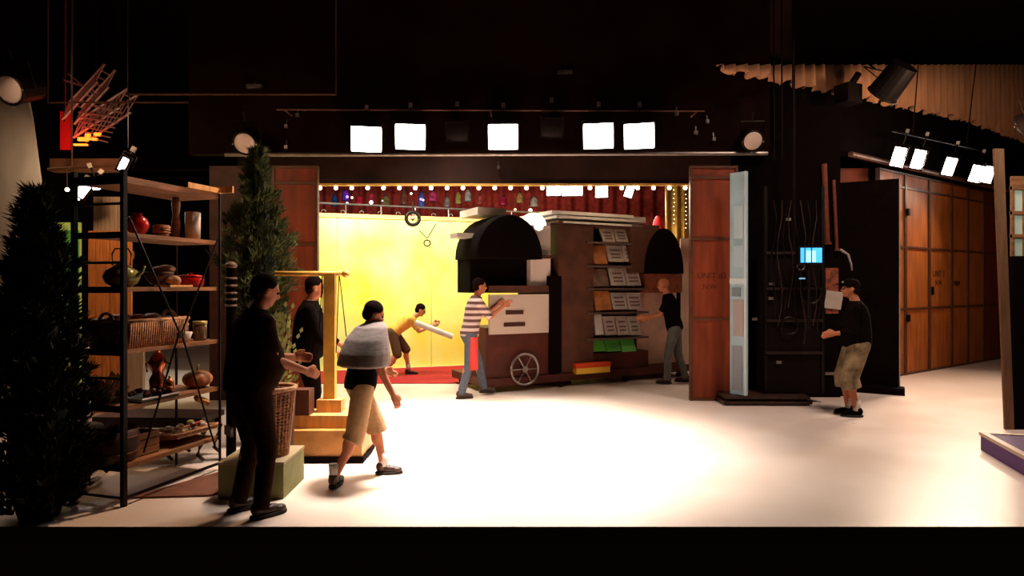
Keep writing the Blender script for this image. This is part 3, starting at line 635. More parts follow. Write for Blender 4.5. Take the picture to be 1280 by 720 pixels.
# low dark table with curved legs behind
tbl = thing('cabriole_table', (-3.38, 6.15, 0), -.05, 'low dark table with curved legs behind the metal shelf', 'table')
MB().box((0, 0, .40), (1.05, .42, .05)).box((0, 0, .35), (.95, .34, .06)).build('table_top', mat('dark_walnut', (.035, .014, .010), .35, var=.3), tbl)
for x in (-.46, -.16, .16, .46):
    for y in (-.15, .15):
        s = 1 if x > 0 else -1
        MB().path([(x, y, .36), (x+s*.05, y, .28), (x+s*.02, y, .16), (x-s*.01, y, .07), (x+s*.05, y, .02)], .030, 8, .016).build('leg', mat('dark_walnut', (.03, .01, .01)), tbl, True)
bt = thing('iron_stool', (-3.72, 5.45, 0), .3, 'black stool with splayed curved legs at the near end of the shelf', 'stool')
MB().lathe([(.0, .40), (.2, .40), (.21, .43), (.2, .45), (0, .45)], n=18).build('seat', BLKM, bt, True)
for k in range(4):
    a = k*PI/2+.5; c, s_ = math.cos(a), math.sin(a)
    MB().path([(c*.12, s_*.12, .41), (c*.17, s_*.17, .25), (c*.15, s_*.15, .12), (c*.24, s_*.24, .015)], .018, 6).build('leg', BLKM, bt, True)
one(MB().b2((-2.35, 5.05, 0), (-1.65, 5.45, .012)) if False else MB().add([(-2.95, 4.95, .006), (-2.35, 5.0, .006), (-2.05, 5.75, .006), (-2.45, 5.85, .006), (-2.95, 4.95, .016), (-2.35, 5.0, .016), (-2.05, 5.75, .016), (-2.45, 5.85, .016)], [(3, 2, 1, 0), (4, 5, 6, 7), (0, 1, 5, 4), (1, 2, 6, 5), (2, 3, 7, 6), (3, 0, 4, 7)]), 'floor_shadow_sheet', mat('floor_shadow_sheet', (.16, .055, .03), .8, var=.2), 'reddish brown sheet painting a shadow on the floor under the metal shelf', 'mat')  # thin brown sheet stands in for the shadow beside the shelf

# ------------------------------------------------------------ evergreens
def conifer(name, loc, z0, z1, rad, n, m, label, pot_=None, seed=3, size=.07, lean=0, wob=.25):
    r_ = random.Random(seed); e = thing(name, loc, 0, label, 'tree')
    mb = MB(); H = z1-z0
    bumps = [(r_.uniform(0, 2*PI), r_.uniform(0, 1), r_.uniform(.6, 1.4)) for _ in range(26)]
    branches = [(r_.uniform(0, 2*PI), r_.random()**1.1, r_.uniform(.95, 1.5)) for _ in range(170)]
    for k in range(n):
        t = 1-math.sqrt(r_.random()) if r_.random() < .35 else r_.random()
        a = r_.uniform(0, 2*PI); R = rad(t)
        for (ba, bt_, bs) in bumps:
            da = abs((a-ba+PI) % (2*PI)-PI)
            R += rad(t)*wob*(bs-1)*math.exp(-(da/.5)**2-((t-bt_)/.05)**2)
        q = R*(.55+.45*r_.random()**.5); z = z0+H*t
        if k % 5 < 3:
            ba, bt_, br = branches[int(r_.random()**1.0*len(branches))]; f_ = r_.random()**.6
            a = ba+r_.gauss(0, .10); q = rad(bt_)*(.35+(br-.35)*f_); z = z0+H*min(bt_+.05*f_+r_.gauss(0, .012), 1.0)
        c = Vector((math.cos(a)*q+lean*t, math.sin(a)*q, z))
        d = Vector((math.cos(a)*.75, math.sin(a)*.75, .9+r_.uniform(-.4, .4))).normalized()
        for j in range(5):
            dd = (d+Vector((r_.uniform(-.6, .6), r_.uniform(-.6, .6), r_.uniform(-.5, .5)))).normalized()
            s = dd.orthogonal().normalized(); s = (Matrix.Rotation(r_.uniform(0, 6), 3, dd)@s)*size*.10
            L = size*r_.uniform(.6, 1.2)
            mb.add([c-s, c+s, c+dd*L], [(0, 1, 2)])
    mb.build('foliage', m, e, kind='stuff')
    MB().loft([[Vector((math.cos(2*PI*i/12)*rad(t)*.6+lean*t, math.sin(2*PI*i/12)*rad(t)*.6, z0+H*t)) for i in range(12)] for t in (0.01, .1, .2, .35, .5, .65, .8, .93)]).build('dark_core', mat('core_dark_green', (.010, .014, .007), .9), e, True)  # solid dark core added inside the crown to block light
    MB().cyl((0, 0, .05), (lean*.7, 0, z0+H*.7), .03, .012).build('trunk', WOOD, e)
    if pot_: MB().lathe(pot_[0], n=20).build('pot', pot_[1], e, True)
    return e
def lerp(t, pts):
    for (a, u1), (b, v1) in zip(pts[:-1], pts[1:]):
        if t <= b: return u1+(v1-u1)*(t-a)/(b-a)
    return pts[-1][1]
conifer('evergreen_tree', (-3.37, 4.565, 0), .06, 2.30, lambda t: lerp(t, [(0, .22), (.15, .30), (.4, .25), (.6, .20), (.8, .13), (.93, .08), (1, .02)]), 3600,
        mat('dark_needles', (.018, .020, .010), .8, var=.4), 'tall dark evergreen at the left front, nearly black against the grey backdrop', ([(.12, 0), (.16, .14), (.15, .15), (0, .13)], BLK), 3, .10, wob=1.0)
conifer('potted_evergreen', (-2.68, 6.75, 0), .88, 3.06, lambda t: lerp(t, [(0, .15), (.2, .24), (.40, .33), (.55, .32), (.68, .20), (.85, .10), (1, .02)]), 3600,
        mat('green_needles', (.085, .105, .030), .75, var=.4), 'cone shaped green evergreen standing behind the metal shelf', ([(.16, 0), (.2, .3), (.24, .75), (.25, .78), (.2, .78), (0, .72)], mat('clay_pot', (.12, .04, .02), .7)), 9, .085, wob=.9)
leaves('leafy_bush', (-2.10, 5.75, .72), (.15, .14, .62), 300, .055, mat('bush_leaf', (.20, .19, .04), .6, var=.4), 'olive green leafy bush between the two men at left', 'bush', seed=8)
one(MB().lathe([(.12, 0), (.15, .7), (.14, .72), (0, .72)], n=16), 'bush_planter', mat('dark_planter', (.04, .02, .015), .6), 'dark round planter under the olive green bush', 'planter', loc=(-2.10, 5.75, 0))
nc = thing('banded_post', (P(289, 380, 6.1).x, 6.1, 0), 0, 'slim dark post ringed with pale bands right of the shelf', 'post')
MB().cyl((0, 0, 0), (0, 0, 1.82), .045).build('column', BLK, nc)
DB = mat('dim_band', (.16, .10, .08), .5)
MB().ball((0, 0, 1.84), (.055, .055, .04), 12, 8).build('cap', DB, nc, True)
for z in (1.72, 1.65, 1.58, 1.52, 1.46): MB().torus((0, 0, z), .046, .011, n=16, k=6).build('band', DB, nc, True)

# ------------------------------------------------------------ tall basket on a green box, cart with scale
gb = thing('green_box', (-2.02, 5.14, 0), .02, 'low olive green box under the tall wicker basket', 'box')
MB().b2((-.25, -.2, 0), (.25, .32, .265)).build('box_body', mat('olive_paint', (.17, .16, .045), .6, var=.15), gb)
MB().b2((-.255, -.205, .265), (.255, .325, .285)).build('box_top', mat('olive_top', (.30, .22, .12), .6), gb)
tbk = thing('tall_basket', (-1.925, 5.17, .286), 0, 'tall tapered wicker basket on the green box beside the man in dark clothes', 'basket')
wv = MB()
for k in range(20):
    z = .01+.026*k; wv.torus((0, 0, z), .105+.0026*k, .012, n=22, k=5)
wv.build('weave', WICK, tbk, True)
sk = MB()
for k in range(28):
    a = 2*PI*k/28; sk.cyl((math.cos(a)*.112, math.sin(a)*.112, 0), (math.cos(a)*.168, math.sin(a)*.168, .53), .007, n=5)
sk.build('stake', WICKL, tbk)
MB().torus((0, 0, .54), .17, .018, n=24, k=8).build('rim', WICKL, tbk, True)

cx0 = P(345, 342, 6.3); YEL = mat('yellow_varnish', (.70, .36, .06), .4, var=.15)
ct = thing('wooden_cart', (P(412, 500, 6.3).x-.0, 6.3, 0), 0, 'yellow wooden cart with a tall post and crossbar beside the man in shorts', 'cart')
X0 = ct.location.x
zt = EYE+15/F*6.3
MB().b2((-.05, -.04, .45), (.06, .04, zt)).build('post', YEL, ct)
MB().cyl((P(344, 342, 6.3).x-X0, 0, zt), (P(432, 342, 6.3).x-X0, 0, zt), .026, n=10).ball((P(432, 342, 6.3).x-X0, 0, zt), .04, 10, 6).build('crossbar', YEL, ct, True)
MB().b2((-.60, -.35, .06), (.40, .10, .30)).build('lower_box', mat('amber_box', (.45, .20, .05), .5, var=.25, scale=5), ct)
MB().b2((-.42, -.25, .30), (.36, .10, .42)).build('tray_board', WOODL, ct)
MB().b2((-.62, -.37, .02), (.42, .12, .06)).build('skid', BLK, ct)
MB().b2((-.10, -.1, .42), (.14, .06, .54)).build('block', WOODL, ct)
MB().cyl((.40, -.1, .36), (.47, -.1, .36), .05, n=14).build('wheel_knob', YEL, ct)
st = MB(); e1 = Vector((P(424, 345, 6.3).x-X0, 0, zt)); e2 = Vector((P(403, 345, 6.3).x-X0, 0, zt))
for (p, dx, L) in ((e1, -.03, .78), (e1, .07, .62), (e2, -.03, .55), (e2, .0, .6)): st.cyl(p, p+Vector((dx, 0, -L)), .005, n=5)
st.build('cord', BLKM, ct)
one(MB().b2((-.2, -.16, 0), (.02, .0, .24)), 'brown_satchel', mat('satchel_leather', (.10, .03, .015), .5, var=.3), 'brown leather satchel standing on the cart beside the post', 'bag', loc=(ct.location.x-.14, 6.2, .425))

# ------------------------------------------------------------ newsstand wagon
WG = Vector((-.42, 9.72, 0)); wang = math.atan2(.463, .886); wux, wuy = math.cos(wang), math.sin(wang)
wg = thing('newsstand_wagon', WG, wang, 'large dark newsstand wagon with racks and rounded black hood being pushed through the opening', 'wagon')
def ws(px): 
    k = (px-640)/F; return (k*WG.y-WG.x)/(wux-k*wuy)
def wz(py, s): return EYE-(py-HZ)/F*(WG.y+wuy*s)
def wb2(px0, px1, py0, py1, y0, y1, name, m, top=None):
    s0, s1 = ws(px0), ws(px1); sm = (s0+s1)/2
    return MB().b2((s0, y0, wz(py1, sm)), (s1, y1, wz(py0, sm))).build(name, m, wg)
MAR = mat('maroon_board', (.075, .010, .003), .55, var=.3, scale=4)
DKB = mat('wagon_black', (.004, .0015, .001), .85, spec=.04, var=.3)
CAB = mat('wagon_brown', (.085, .028, .014), .5, var=.35, scale=3)
L_ = 4.1
MB().b2((0, 0, .10), (L_, 1.3, .22)).build('base', MAR, wg)
for x in (.15, 1.4, 2.7, 3.9):
    MB().cyl((x, .03, .05), (x, .07, .05), .05, n=14).build('caster', BLKM, wg)
    MB().cyl((x, 1.2, .05), (x, 1.24, .05), .05, n=14).build('caster', BLKM, wg)
MB().b2((.05, .06, .22), (1.22, .8, 1.0)).build('counter_front', MAR, wg)
wb2(612, 686, 368, 417, -.0, .05, 'sign_board', mat('sign_cream', (.55, .42, .34), .6))
wb2(612, 686, 357, 366, -.0, .05, 'sign_ledge', CAB)
for a, b_, c_, d_ in ((632, 654, 388, 393), (630, 656, 403, 408)): wb2(a, b_, c_, d_, -.012, -.001, 'sign_line', INK)
wb2(596, 700, 318, 366, .25, .75, 'counter_opening', DKB)
wb2(594, 690, 318, 322, -.05, .75, 'canopy_edge', CAB)
# rounded black hood
s0, s1 = ws(592), ws(674); zc = wz(322, (s0+s1)/2); R_ = (s1-s0)/2
hood = MB(); rr = []
for y, f in ((-.12, .96), (-.10, 1), (.72, 1), (.74, .96)):
    rr.append([Vector(((s0+s1)/2+math.cos(PI*i/16)*R_*f*(1.0 if i < 9 else 1.0), y, zc+math.sin(PI*i/16)*.66*f)) for i in range(17)]+[Vector((s0+.01, y, zc-.02)), Vector((s1-.01, y, zc-.02))][::1 if False else -1][::-1])
hood.loft([[*r[:17], r[17], r[18]] for r in rr]).build('hood', DKB, wg, True)
wb2(604, 640, 258, 267, .2, .9, 'roof_sign', mat('cream_sign', (.75, .60, .48), .6))
wb2(578, 604, 290, 296, .2, .5, 'awning_blade', WHITE)
# pale pillar with globe
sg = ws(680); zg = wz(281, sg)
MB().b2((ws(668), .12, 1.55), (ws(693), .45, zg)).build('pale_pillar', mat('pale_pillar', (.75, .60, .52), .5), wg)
MB().ball((sg-.03, .3, zg), (.23, .2, .22), 20, 12).build('globe', mat('globe_added_glow', (1, .88, .76), .35, emit=1.6), wg, True)  # added emission stands in for light the white globe reflects
wb2(700, 744, 276, 465, .05, 1.1, 'brown_cabinet', CAB)
wb2(688, 702, 345, 466, .0, 1.1, 'side_board', DKB)
# roof boards
for a, b_, y0, y1 in ((690, 792, 266, 270), (696, 800, 272, 275), (705, 804, 279, 281)): wb2(a, b_, y0, y1, .0, 1.1, 'roof_board', WHITE)
wb2(690, 800, 281, 284, .05, 1.1, 'roof_underside', CAB)
# news rack: back, shelves, papers
wb2(744, 812, 284, 468, .42, 1.1, 'rack_back', mat('rack_red', (.14, .035, .02), .6, var=.3))
for py in (303, 332, 360, 390, 422):
    wb2(735, 812, py, py+2.5, .02, .45, 'rack_shelf', mat('shelf_edge', (.10, .06, .05), .4))
def paper(px0, px1, py0, py1, m, n=1, lean=.1):
    s0, s1 = ws(px0), ws(px1)
    for i in range(n):
        a = s0+(s1-s0)*i/n+.01; b = s0+(s1-s0)*(i+1)/n-.01; sm = (a+b)/2; z0, z1 = wz(py1, sm), wz(py0, sm)
        MB().add([(a, .08, z0), (b, .08, z0), (b, .08+lean, z1), (a, .08+lean, z1), (a, .12, z0), (b, .12, z0), (b, .12+lean, z1), (a, .12+lean, z1)],
                 [(0, 1, 2, 3), (7, 6, 5, 4), (0, 4, 5, 1), (1, 5, 6, 2), (2, 6, 7, 3), (3, 7, 4, 0)]).build('newspaper' if m is PAPER else 'magazine', m, wg)
        if m is PAPER and py1-py0 > 12:
            for q in (.7, .45, .25):
                zz = z0+(z1-z0)*q; MB().add([(a+.05, .073+lean*q, zz-.012), (b-.05, .073+lean*q, zz-.012), (b-.05, .073+lean*q+.004, zz+.014), (a+.05, .073+lean*q+.004, zz+.014)], [(0, 1, 2, 3)]).build('print_line', mat('print_grey', (.16, .10, .08), .8), wg)
GM = mat('magazine_green', (.10, .42, .05), .5); OM = mat('magazine_orange', (.50, .17, .04), .5, var=.3); BM_ = mat('magazine_brown', (.2, .11, .07), .5, var=.4)
paper(757, 790, 285, 302, PAPER, 2); paper(765, 803, 306, 327, PAPER, 2); paper(746, 764, 306, 330, OM, 1); paper(768, 806, 335, 357, PAPER, 2)
paper(744, 766, 336, 358, BM_, 1); paper(770, 808, 366, 387, PAPER, 2); paper(748, 769, 364, 388, OM, 1); paper(760, 806, 396, 419, PAPER, 3); paper(748, 759, 385, 419, WHITE, 1); paper(742, 800, 424, 440, GM, 3)
wb2(738, 815, 441, 468, .1, 1.1, 'rack_base', MAR)
wb2(718, 762, 453, 459, -.04, .05, 'red_crate_edge', mat('crate_red', (.7, .06, .01), .5)); wb2(718, 760, 459, 466, -.06, .05, 'yellow_crate_front', mat('crate_yellow', (.85, .48, .04), .5))
# right section
wb2(812, 860, 342, 366, .15, 1.0, 'right_counter', mat('rust_board', (.30, .07, .03), .6, var=.3)); wb2(812, 862, 366, 468, .35, 1.0, 'right_back', mat('rose_board', (.72, .42, .32), .6, var=.25, scale=2))
sR0, sR1 = ws(806), ws(850); zR = wz(342, (sR0+sR1)/2)
rr = [[Vector(((sR0+sR1)/2+.02+math.cos(PI*i/16)*(sR1-sR0)/2*f*1.1, y, zR+math.sin(PI*i/16)*.80*f)) for i in range(17)] for y, f in ((-.05, .95), (-.03, 1), (1.1, 1), (1.12, .95))]
MB().loft(rr).build('right_hood', DKB, wg, True)
wb2(790, 824, 281, 341, .0, .3, 'pale_side', CAB)
wb2(776, 812, 270, 277, .1, .8, 'roof_cloth', WHITE); wb2(838, 866, 281, 300, .9, 1.2, 'cream_bolster', WHITE)
# arched wheel on the near end base
w_ = thing('x', (0, 0, 0)); bpy.data.objects.remove(w_)
sw = ws(655); MB().torus((sw, -.03, .34), .24, .02, 'Y', 28, 6).cyl((sw, -.05, .34), (sw, .0, .34), .05).build('wheel', STEEL, wg)
spk = MB()
for k in range(6):
    a = k*PI/3; spk.cyl((sw, -.03, .34), (sw+math.cos(a)*.24, -.03, .34+math.sin(a)*.24), .01, n=5)
spk.build('spoke', STEEL, wg)
# pale set wall behind the right end of the wagon
MB().b2((3.4, 12.9, 0), (5.2, 12.96, 2.6)).build('pink_flat', mat('pink_paint', (.62, .36, .26), .6, var=.15, scale=1.5), None)
tag(bpy.data.objects['pink_flat'], 'pale pinkish flat standing behind the right end of the wagon', 'set flat')

# ------------------------------------------------------------ blue painted flat, tower, monitor
bf = thing('blue_painted_flat', (P(911, 400, 9.0).x, 8.95, 0), math.atan2(-.22, .20), 'narrow flat painted pale blue with grey panels seen nearly edge on', 'set flat')
BP = mat('pale_blue_paint', (.36, .52, .60), .55, var=.14, scale=3)
MB().b2((0, 0, .14), (.24, .05, 3.22)).build('board', BP, bf)
for a, b_, z0, z1, c in ((.05, .20, .95, 1.45, (.38, .32, .30)), (.03, .18, .2, .82, (.26, .28, .32)), (.06, .2, 2.3, 2.75, (.48, .62, .68)), (.03, .16, 1.5, 1.62, (.16, .22, .24)), (.05, .21, 1.9, 2.2, (.42, .56, .64))):
    MB().b2((a, -.012, z0), (b_, 0, z1)).build('painted_panel', mat('blue_panel_%d' % int(z0*100), c, .55), bf)
MB().b2((0, -.012, 1.68), (.24, .0, 1.75)).b2((.215, -.014, .14), (.245, 0, 3.22)).build('moulding', mat('blue_white_trim', (.62, .72, .76), .5), bf)
bs = thing('black_platform', (P(958, 500, 8.9).x, 9.05, 0), -.02, 'low black wheeled platform under the blue flat and cable tower', 'platform')
MB().b2((-.62, -.28, .02), (.58, .3, .06)).b2((-.60, -.26, .09), (.56, .3, .13)).build('deck', mat('dark_scuffed', (.04, .016, .010), .45, var=.4), bs)
for x in (-.5, 0, .5): MB().b2((x-.04, -.2, .0), (x+.04, .2, .1)).build('block', BLK, bs)
one(MB().b2((-.50, 0, 0), (1.10, .06, 4.3)), 'black_masking_flat', BLK, 'tall black masking flat behind the monitor and cables', 'set flat', loc=(3.75, 9.45, 0))
bfx = thing('equipment_rack', (3.98, 9.1, .14), 0, 'black equipment rack strung with cables between blue flat and monitor', 'rack')
MB().b2((-.40, -.1, 0), (.36, .28, 2.0)).build('cabinet', mat('rack_black', (.006, .002, .0015), .8, spec=.1), bfx)
for x in (-.42, .38): MB().b2((x-.02, -.13, 0), (x+.02, -.09, 2.9)).build('upright', BLKM, bfx)
for z in (.55, 1.0, 1.45, 1.95): MB().b2((-.42, -.14, z), (.38, -.1, z+.035)).build('shelf_rail', mat('rack_rail', (.018, .006, .004), .5), bfx)
for k in range(9):
    r_ = random.Random(k); x = -.32+.08*k; pts = [(x+.04*math.sin(j*1.3+k), -.15-.01*(k % 3), 2.7-j*.25) for j in range(7+k % 3)]
    MB().path(pts, .008, 5).build('cable', [BLKM, mat('brown_cable', (.028, .010, .006), .6)][k % 2], bfx)
MB().torus((.06, -.15, 1.78), .05, .010, 'Y', 18, 6).build('cable_ring', STEEL, bfx)
MB().torus((.2, -.15, 1.4), .14, .012, 'Y', 18, 6).build('cable_coil', BLKM, bfx)
MB().torus((-.1, -.15, .95), .12, .012, 'Y', 18, 6).build('cable_coil', BLKM, bfx)
for i, (px, py) in enumerate([(965, 355), (964, 373), (986, 274), (944, 399), (974, 453), (1000, 466), (1012, 456), (1035, 467), (1041, 467), (1070, 352)]):
    d_ = 8.85 if px < 1000 else 9.2
    one(MB().box((0, 0, 0), (.05 if i in (0, 3) else .03, .02, .022)).box((0, .015, 0), (.07, .02, .04)), 'rack_fitting', STEEL, 'small metal glint, '+['level with the monitor foot, beside its left twin', 'below the glinting latch at the rack middle', 'high on the thick vertical pipe', 'low beside the blue flat', 'lower middle of the rack', 'first of the low row right of the rack', 'second of the low row right of the rack', 'third of the low row, behind the shorts', 'last of the low row, behind the shorts', 'behind the black cap'][i], 'fitting', 'small fittings on the rack', loc=P(px, py, 8.97 if px < 1000 and py > 280 else 9.43))
mo = thing('monitor', P(1014, 319, 8.7), 0, 'small monitor with glowing blue screen on the dark tower', 'monitor')
MB().b2((-.17, 0, -.125), (.17, .09, .125)).build('bezel', BLKM, mo)
MB().b2((-.145, -.006, -.1), (.145, 0, .1)).build('screen', mat('screen_blue', (.06, .45, .95), emit=1.1), mo)
MB().b2((-.07, -.008, -.095), (.06, -.006, .06)).build('screen_light_area', mat('screen_pale', (.35, .8, .9), emit=1.1), mo)
for x in (-.09, .0): MB().b2((x-.006, -.011, -.1), (x+.006, -.008, .1)).build('screen_bar', BLKM, mo)
MB().cyl((.0, .07, -.12), (.0, .07, -1.0), .02).cyl((0, .07, -.4), (0, .27, -.45), .015).build('stand', BLKM, mo)
one(MB().b2((-.04, 0, 0), (.04, .02, .02)), 'blue_readout', mat('readout', (.2, .5, .9), emit=.35), 'tiny blue readout glowing below the monitor', 'display', loc=P(1003, 349, 8.75))
RP = mat('red_brown_post', (.15, .03, .010), .5, var=.25)
for a, b_, w, nm in (((1030, 205), (1034, 304), .08, 'left thicker'), ((1042, 225), (1046, 312), .05, 'right thinner')):
    one(MB().cyl(P(a[0], a[1], 9.41), P(b_[0], b_[1], 9.41), w/2, n=10).cyl(P(b_[0], b_[1], 9.41)-Vector((0, 0, .02)), P(b_[0], b_[1], 9.41)+Vector((0, 0, .02)), w*.75, n=10), 'hanging_post', RP, '%s reddish post above and right of the monitor' % nm, 'post', 'reddish posts by the monitor')
one(MB().b2(P(1032, 392, 9.40), P(1048, 335, 9.40)+Vector((0, .05, 0))), 'rusty_board', mat('rusty_board', (.22, .05, .02), .6, var=.6, scale=14), 'mottled rusty board behind the paper sheets', 'board')
pc = P(1042, 375, 9.37); pm = MB().box((0, 0, 0), (.25, .008, .26)); o = one(pm, 'paper_sheet', mat('pinned_paper', (.46, .36, .30), .8, var=.1), 'white paper sheet pinned in front of the man in the black cap', 'paper', loc=pc); o.rotation_euler = (.1, .12, 0)
one(MB().path([P(1050, 312, 9.44), P(1055, 315, 9.42), P(1060, 318, 9.40), P(1064, 330, 9.40), P(1065, 338, 9.40)], .022, 8, .012), 'hanging_glove', mat('grey_glove', (.32, .26, .23), .8), 'pale grey glove hanging above the man in the black cap', 'glove', smooth=True)
one(MB().b2((-.3, -.2, 0), (.3, .2, .8)), 'black_road_case', BLK, 'black road case on the floor behind the man in the black cap', 'case', loc=(P(1022, 490, 9.9).x, 9.75, 0))
one(MB().b2((-.35, -.25, .8), (.1, .2, 1.25)).b2((.12, -.2, .8), (.3, .2, 1.05)), 'stacked_black_cases', BLKM, 'pair of black cases stacked on the road case', 'case', loc=(P(1022, 490, 9.9).x, 9.75, 0))
# black door leaf with pale edge behind the man
dl = thing('black_scenic_leaf', (P(1044, 300, 10.3).x, 10.3, 0), math.atan2(-.5, .85), 'tall black flat leaf with thin pale edge beside the plywood doors', 'set flat')
MB().b2((0, 0, 0), (.88, .05, 3.3)).build('board', BLK, dl)
MB().b2((.88, -.01, .02), (.895, .06, 3.3)).build('pale_edge', mat('edge_grey', (.34, .26, .22), .5), dl)
MB().b2((.30, -.30, 0), (.95, -.0, .10)).build('foot_brace', BLK, dl)
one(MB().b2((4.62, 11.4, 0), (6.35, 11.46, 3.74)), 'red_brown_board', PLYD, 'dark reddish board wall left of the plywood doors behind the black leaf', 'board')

# ------------------------------------------------------------ right edge: leaning post, window, purple platform
rp = thing('leaning_post', (P(1258, 537, 7.33).x, 7.33, 0), 0, 'tall brown timber post rising at the right beside the plywood doors', 'post')
x0, x1, xt0, xt1 = [P(a, 500, 7.33).x-rp.location.x for a in (1257, 1268, 1243, 1255)]
MB().add([(x0, 0, 0), (x1, 0, 0), (x1, .03, 0), (x0, .03, 0), (xt0, 0, 3.22), (xt1, 0, 3.22), (xt1, .03, 3.22), (xt0, .03, 3.22)], [(3, 2, 1, 0), (4, 5, 6, 7), (0, 1, 5, 4), (1, 2, 6, 5), (2, 3, 7, 6), (3, 0, 4, 7)]).build('timber', mat('post_timber', (.17, .075, .035), .55, var=.3, scale=4, sxyz=(6, 6, .5)), rp)
MB().b2((x1, .0, 0), (x1+.5, .12, P(0, 320, 7.33).z)).build('black_side', BLK, rp)
wn = thing('window_1', (P(1264, 300, 7.6).x, 7.6, 0), 0, kind='structure')
GP = mat('frosted_pane', (.62, .70, .58), .5, emit=0)
zz = [P(0, y, 7.6).z for y in (389, 341, 295, 266, 235)]
for a, b_ in zip(zz[:-1], zz[1:]):
    for k in range(3): MB().b2((.03+.13*k, 0, a+.02), (.145+.13*k, .01, b_-.02)).build('pane', GP, wn)
for z in zz: MB().b2((0, -.02, z-.02), (.5, .03, z+.02)).build('mullion', WOOD, wn)
for k in range(4): MB().b2((-.0+.13*k, -.015, zz[0]), (.03+.13*k, .02, zz[-1])).build('stile', WOOD, wn)
MB().b2((0, -.01, zz[-1]), (.5, .02, zz[-1]+.14)).build('head', WOOD, wn)
alight('window_light', (5.3, 6.2, 3.4), (6.2, 7.6, 2.3), .3, 12, (.92, 1, .9))
gp = thing('purple_platform', (G(1226, 562).x, G(1226, 562).y, 0), math.atan2(-.24, .82)+PI/2*0, 'low purple platform with cream edge strip at the right front', 'platform')
gp.rotation_euler = (0, 0, math.atan2(-.82, -.25)+PI/2)
MB().b2((0, -2.2, .0), (1.6, 0, .145)).build('body', mat('purple_paint', (.12, .045, .20), .6), gp)
MB().b2((.05, -2.2, .145), (1.6, -.05, .17)).build('deck', mat('purple_deck', (.10, .045, .12), .7), gp)
MB().b2((-.012, -2.2, .145), (.05, .012, .178)).b2((.05, -.05, .145), (1.6, .012, .178)).build('edge_strip', mat('cream_strip', (.62, .47, .36), .5), gp)

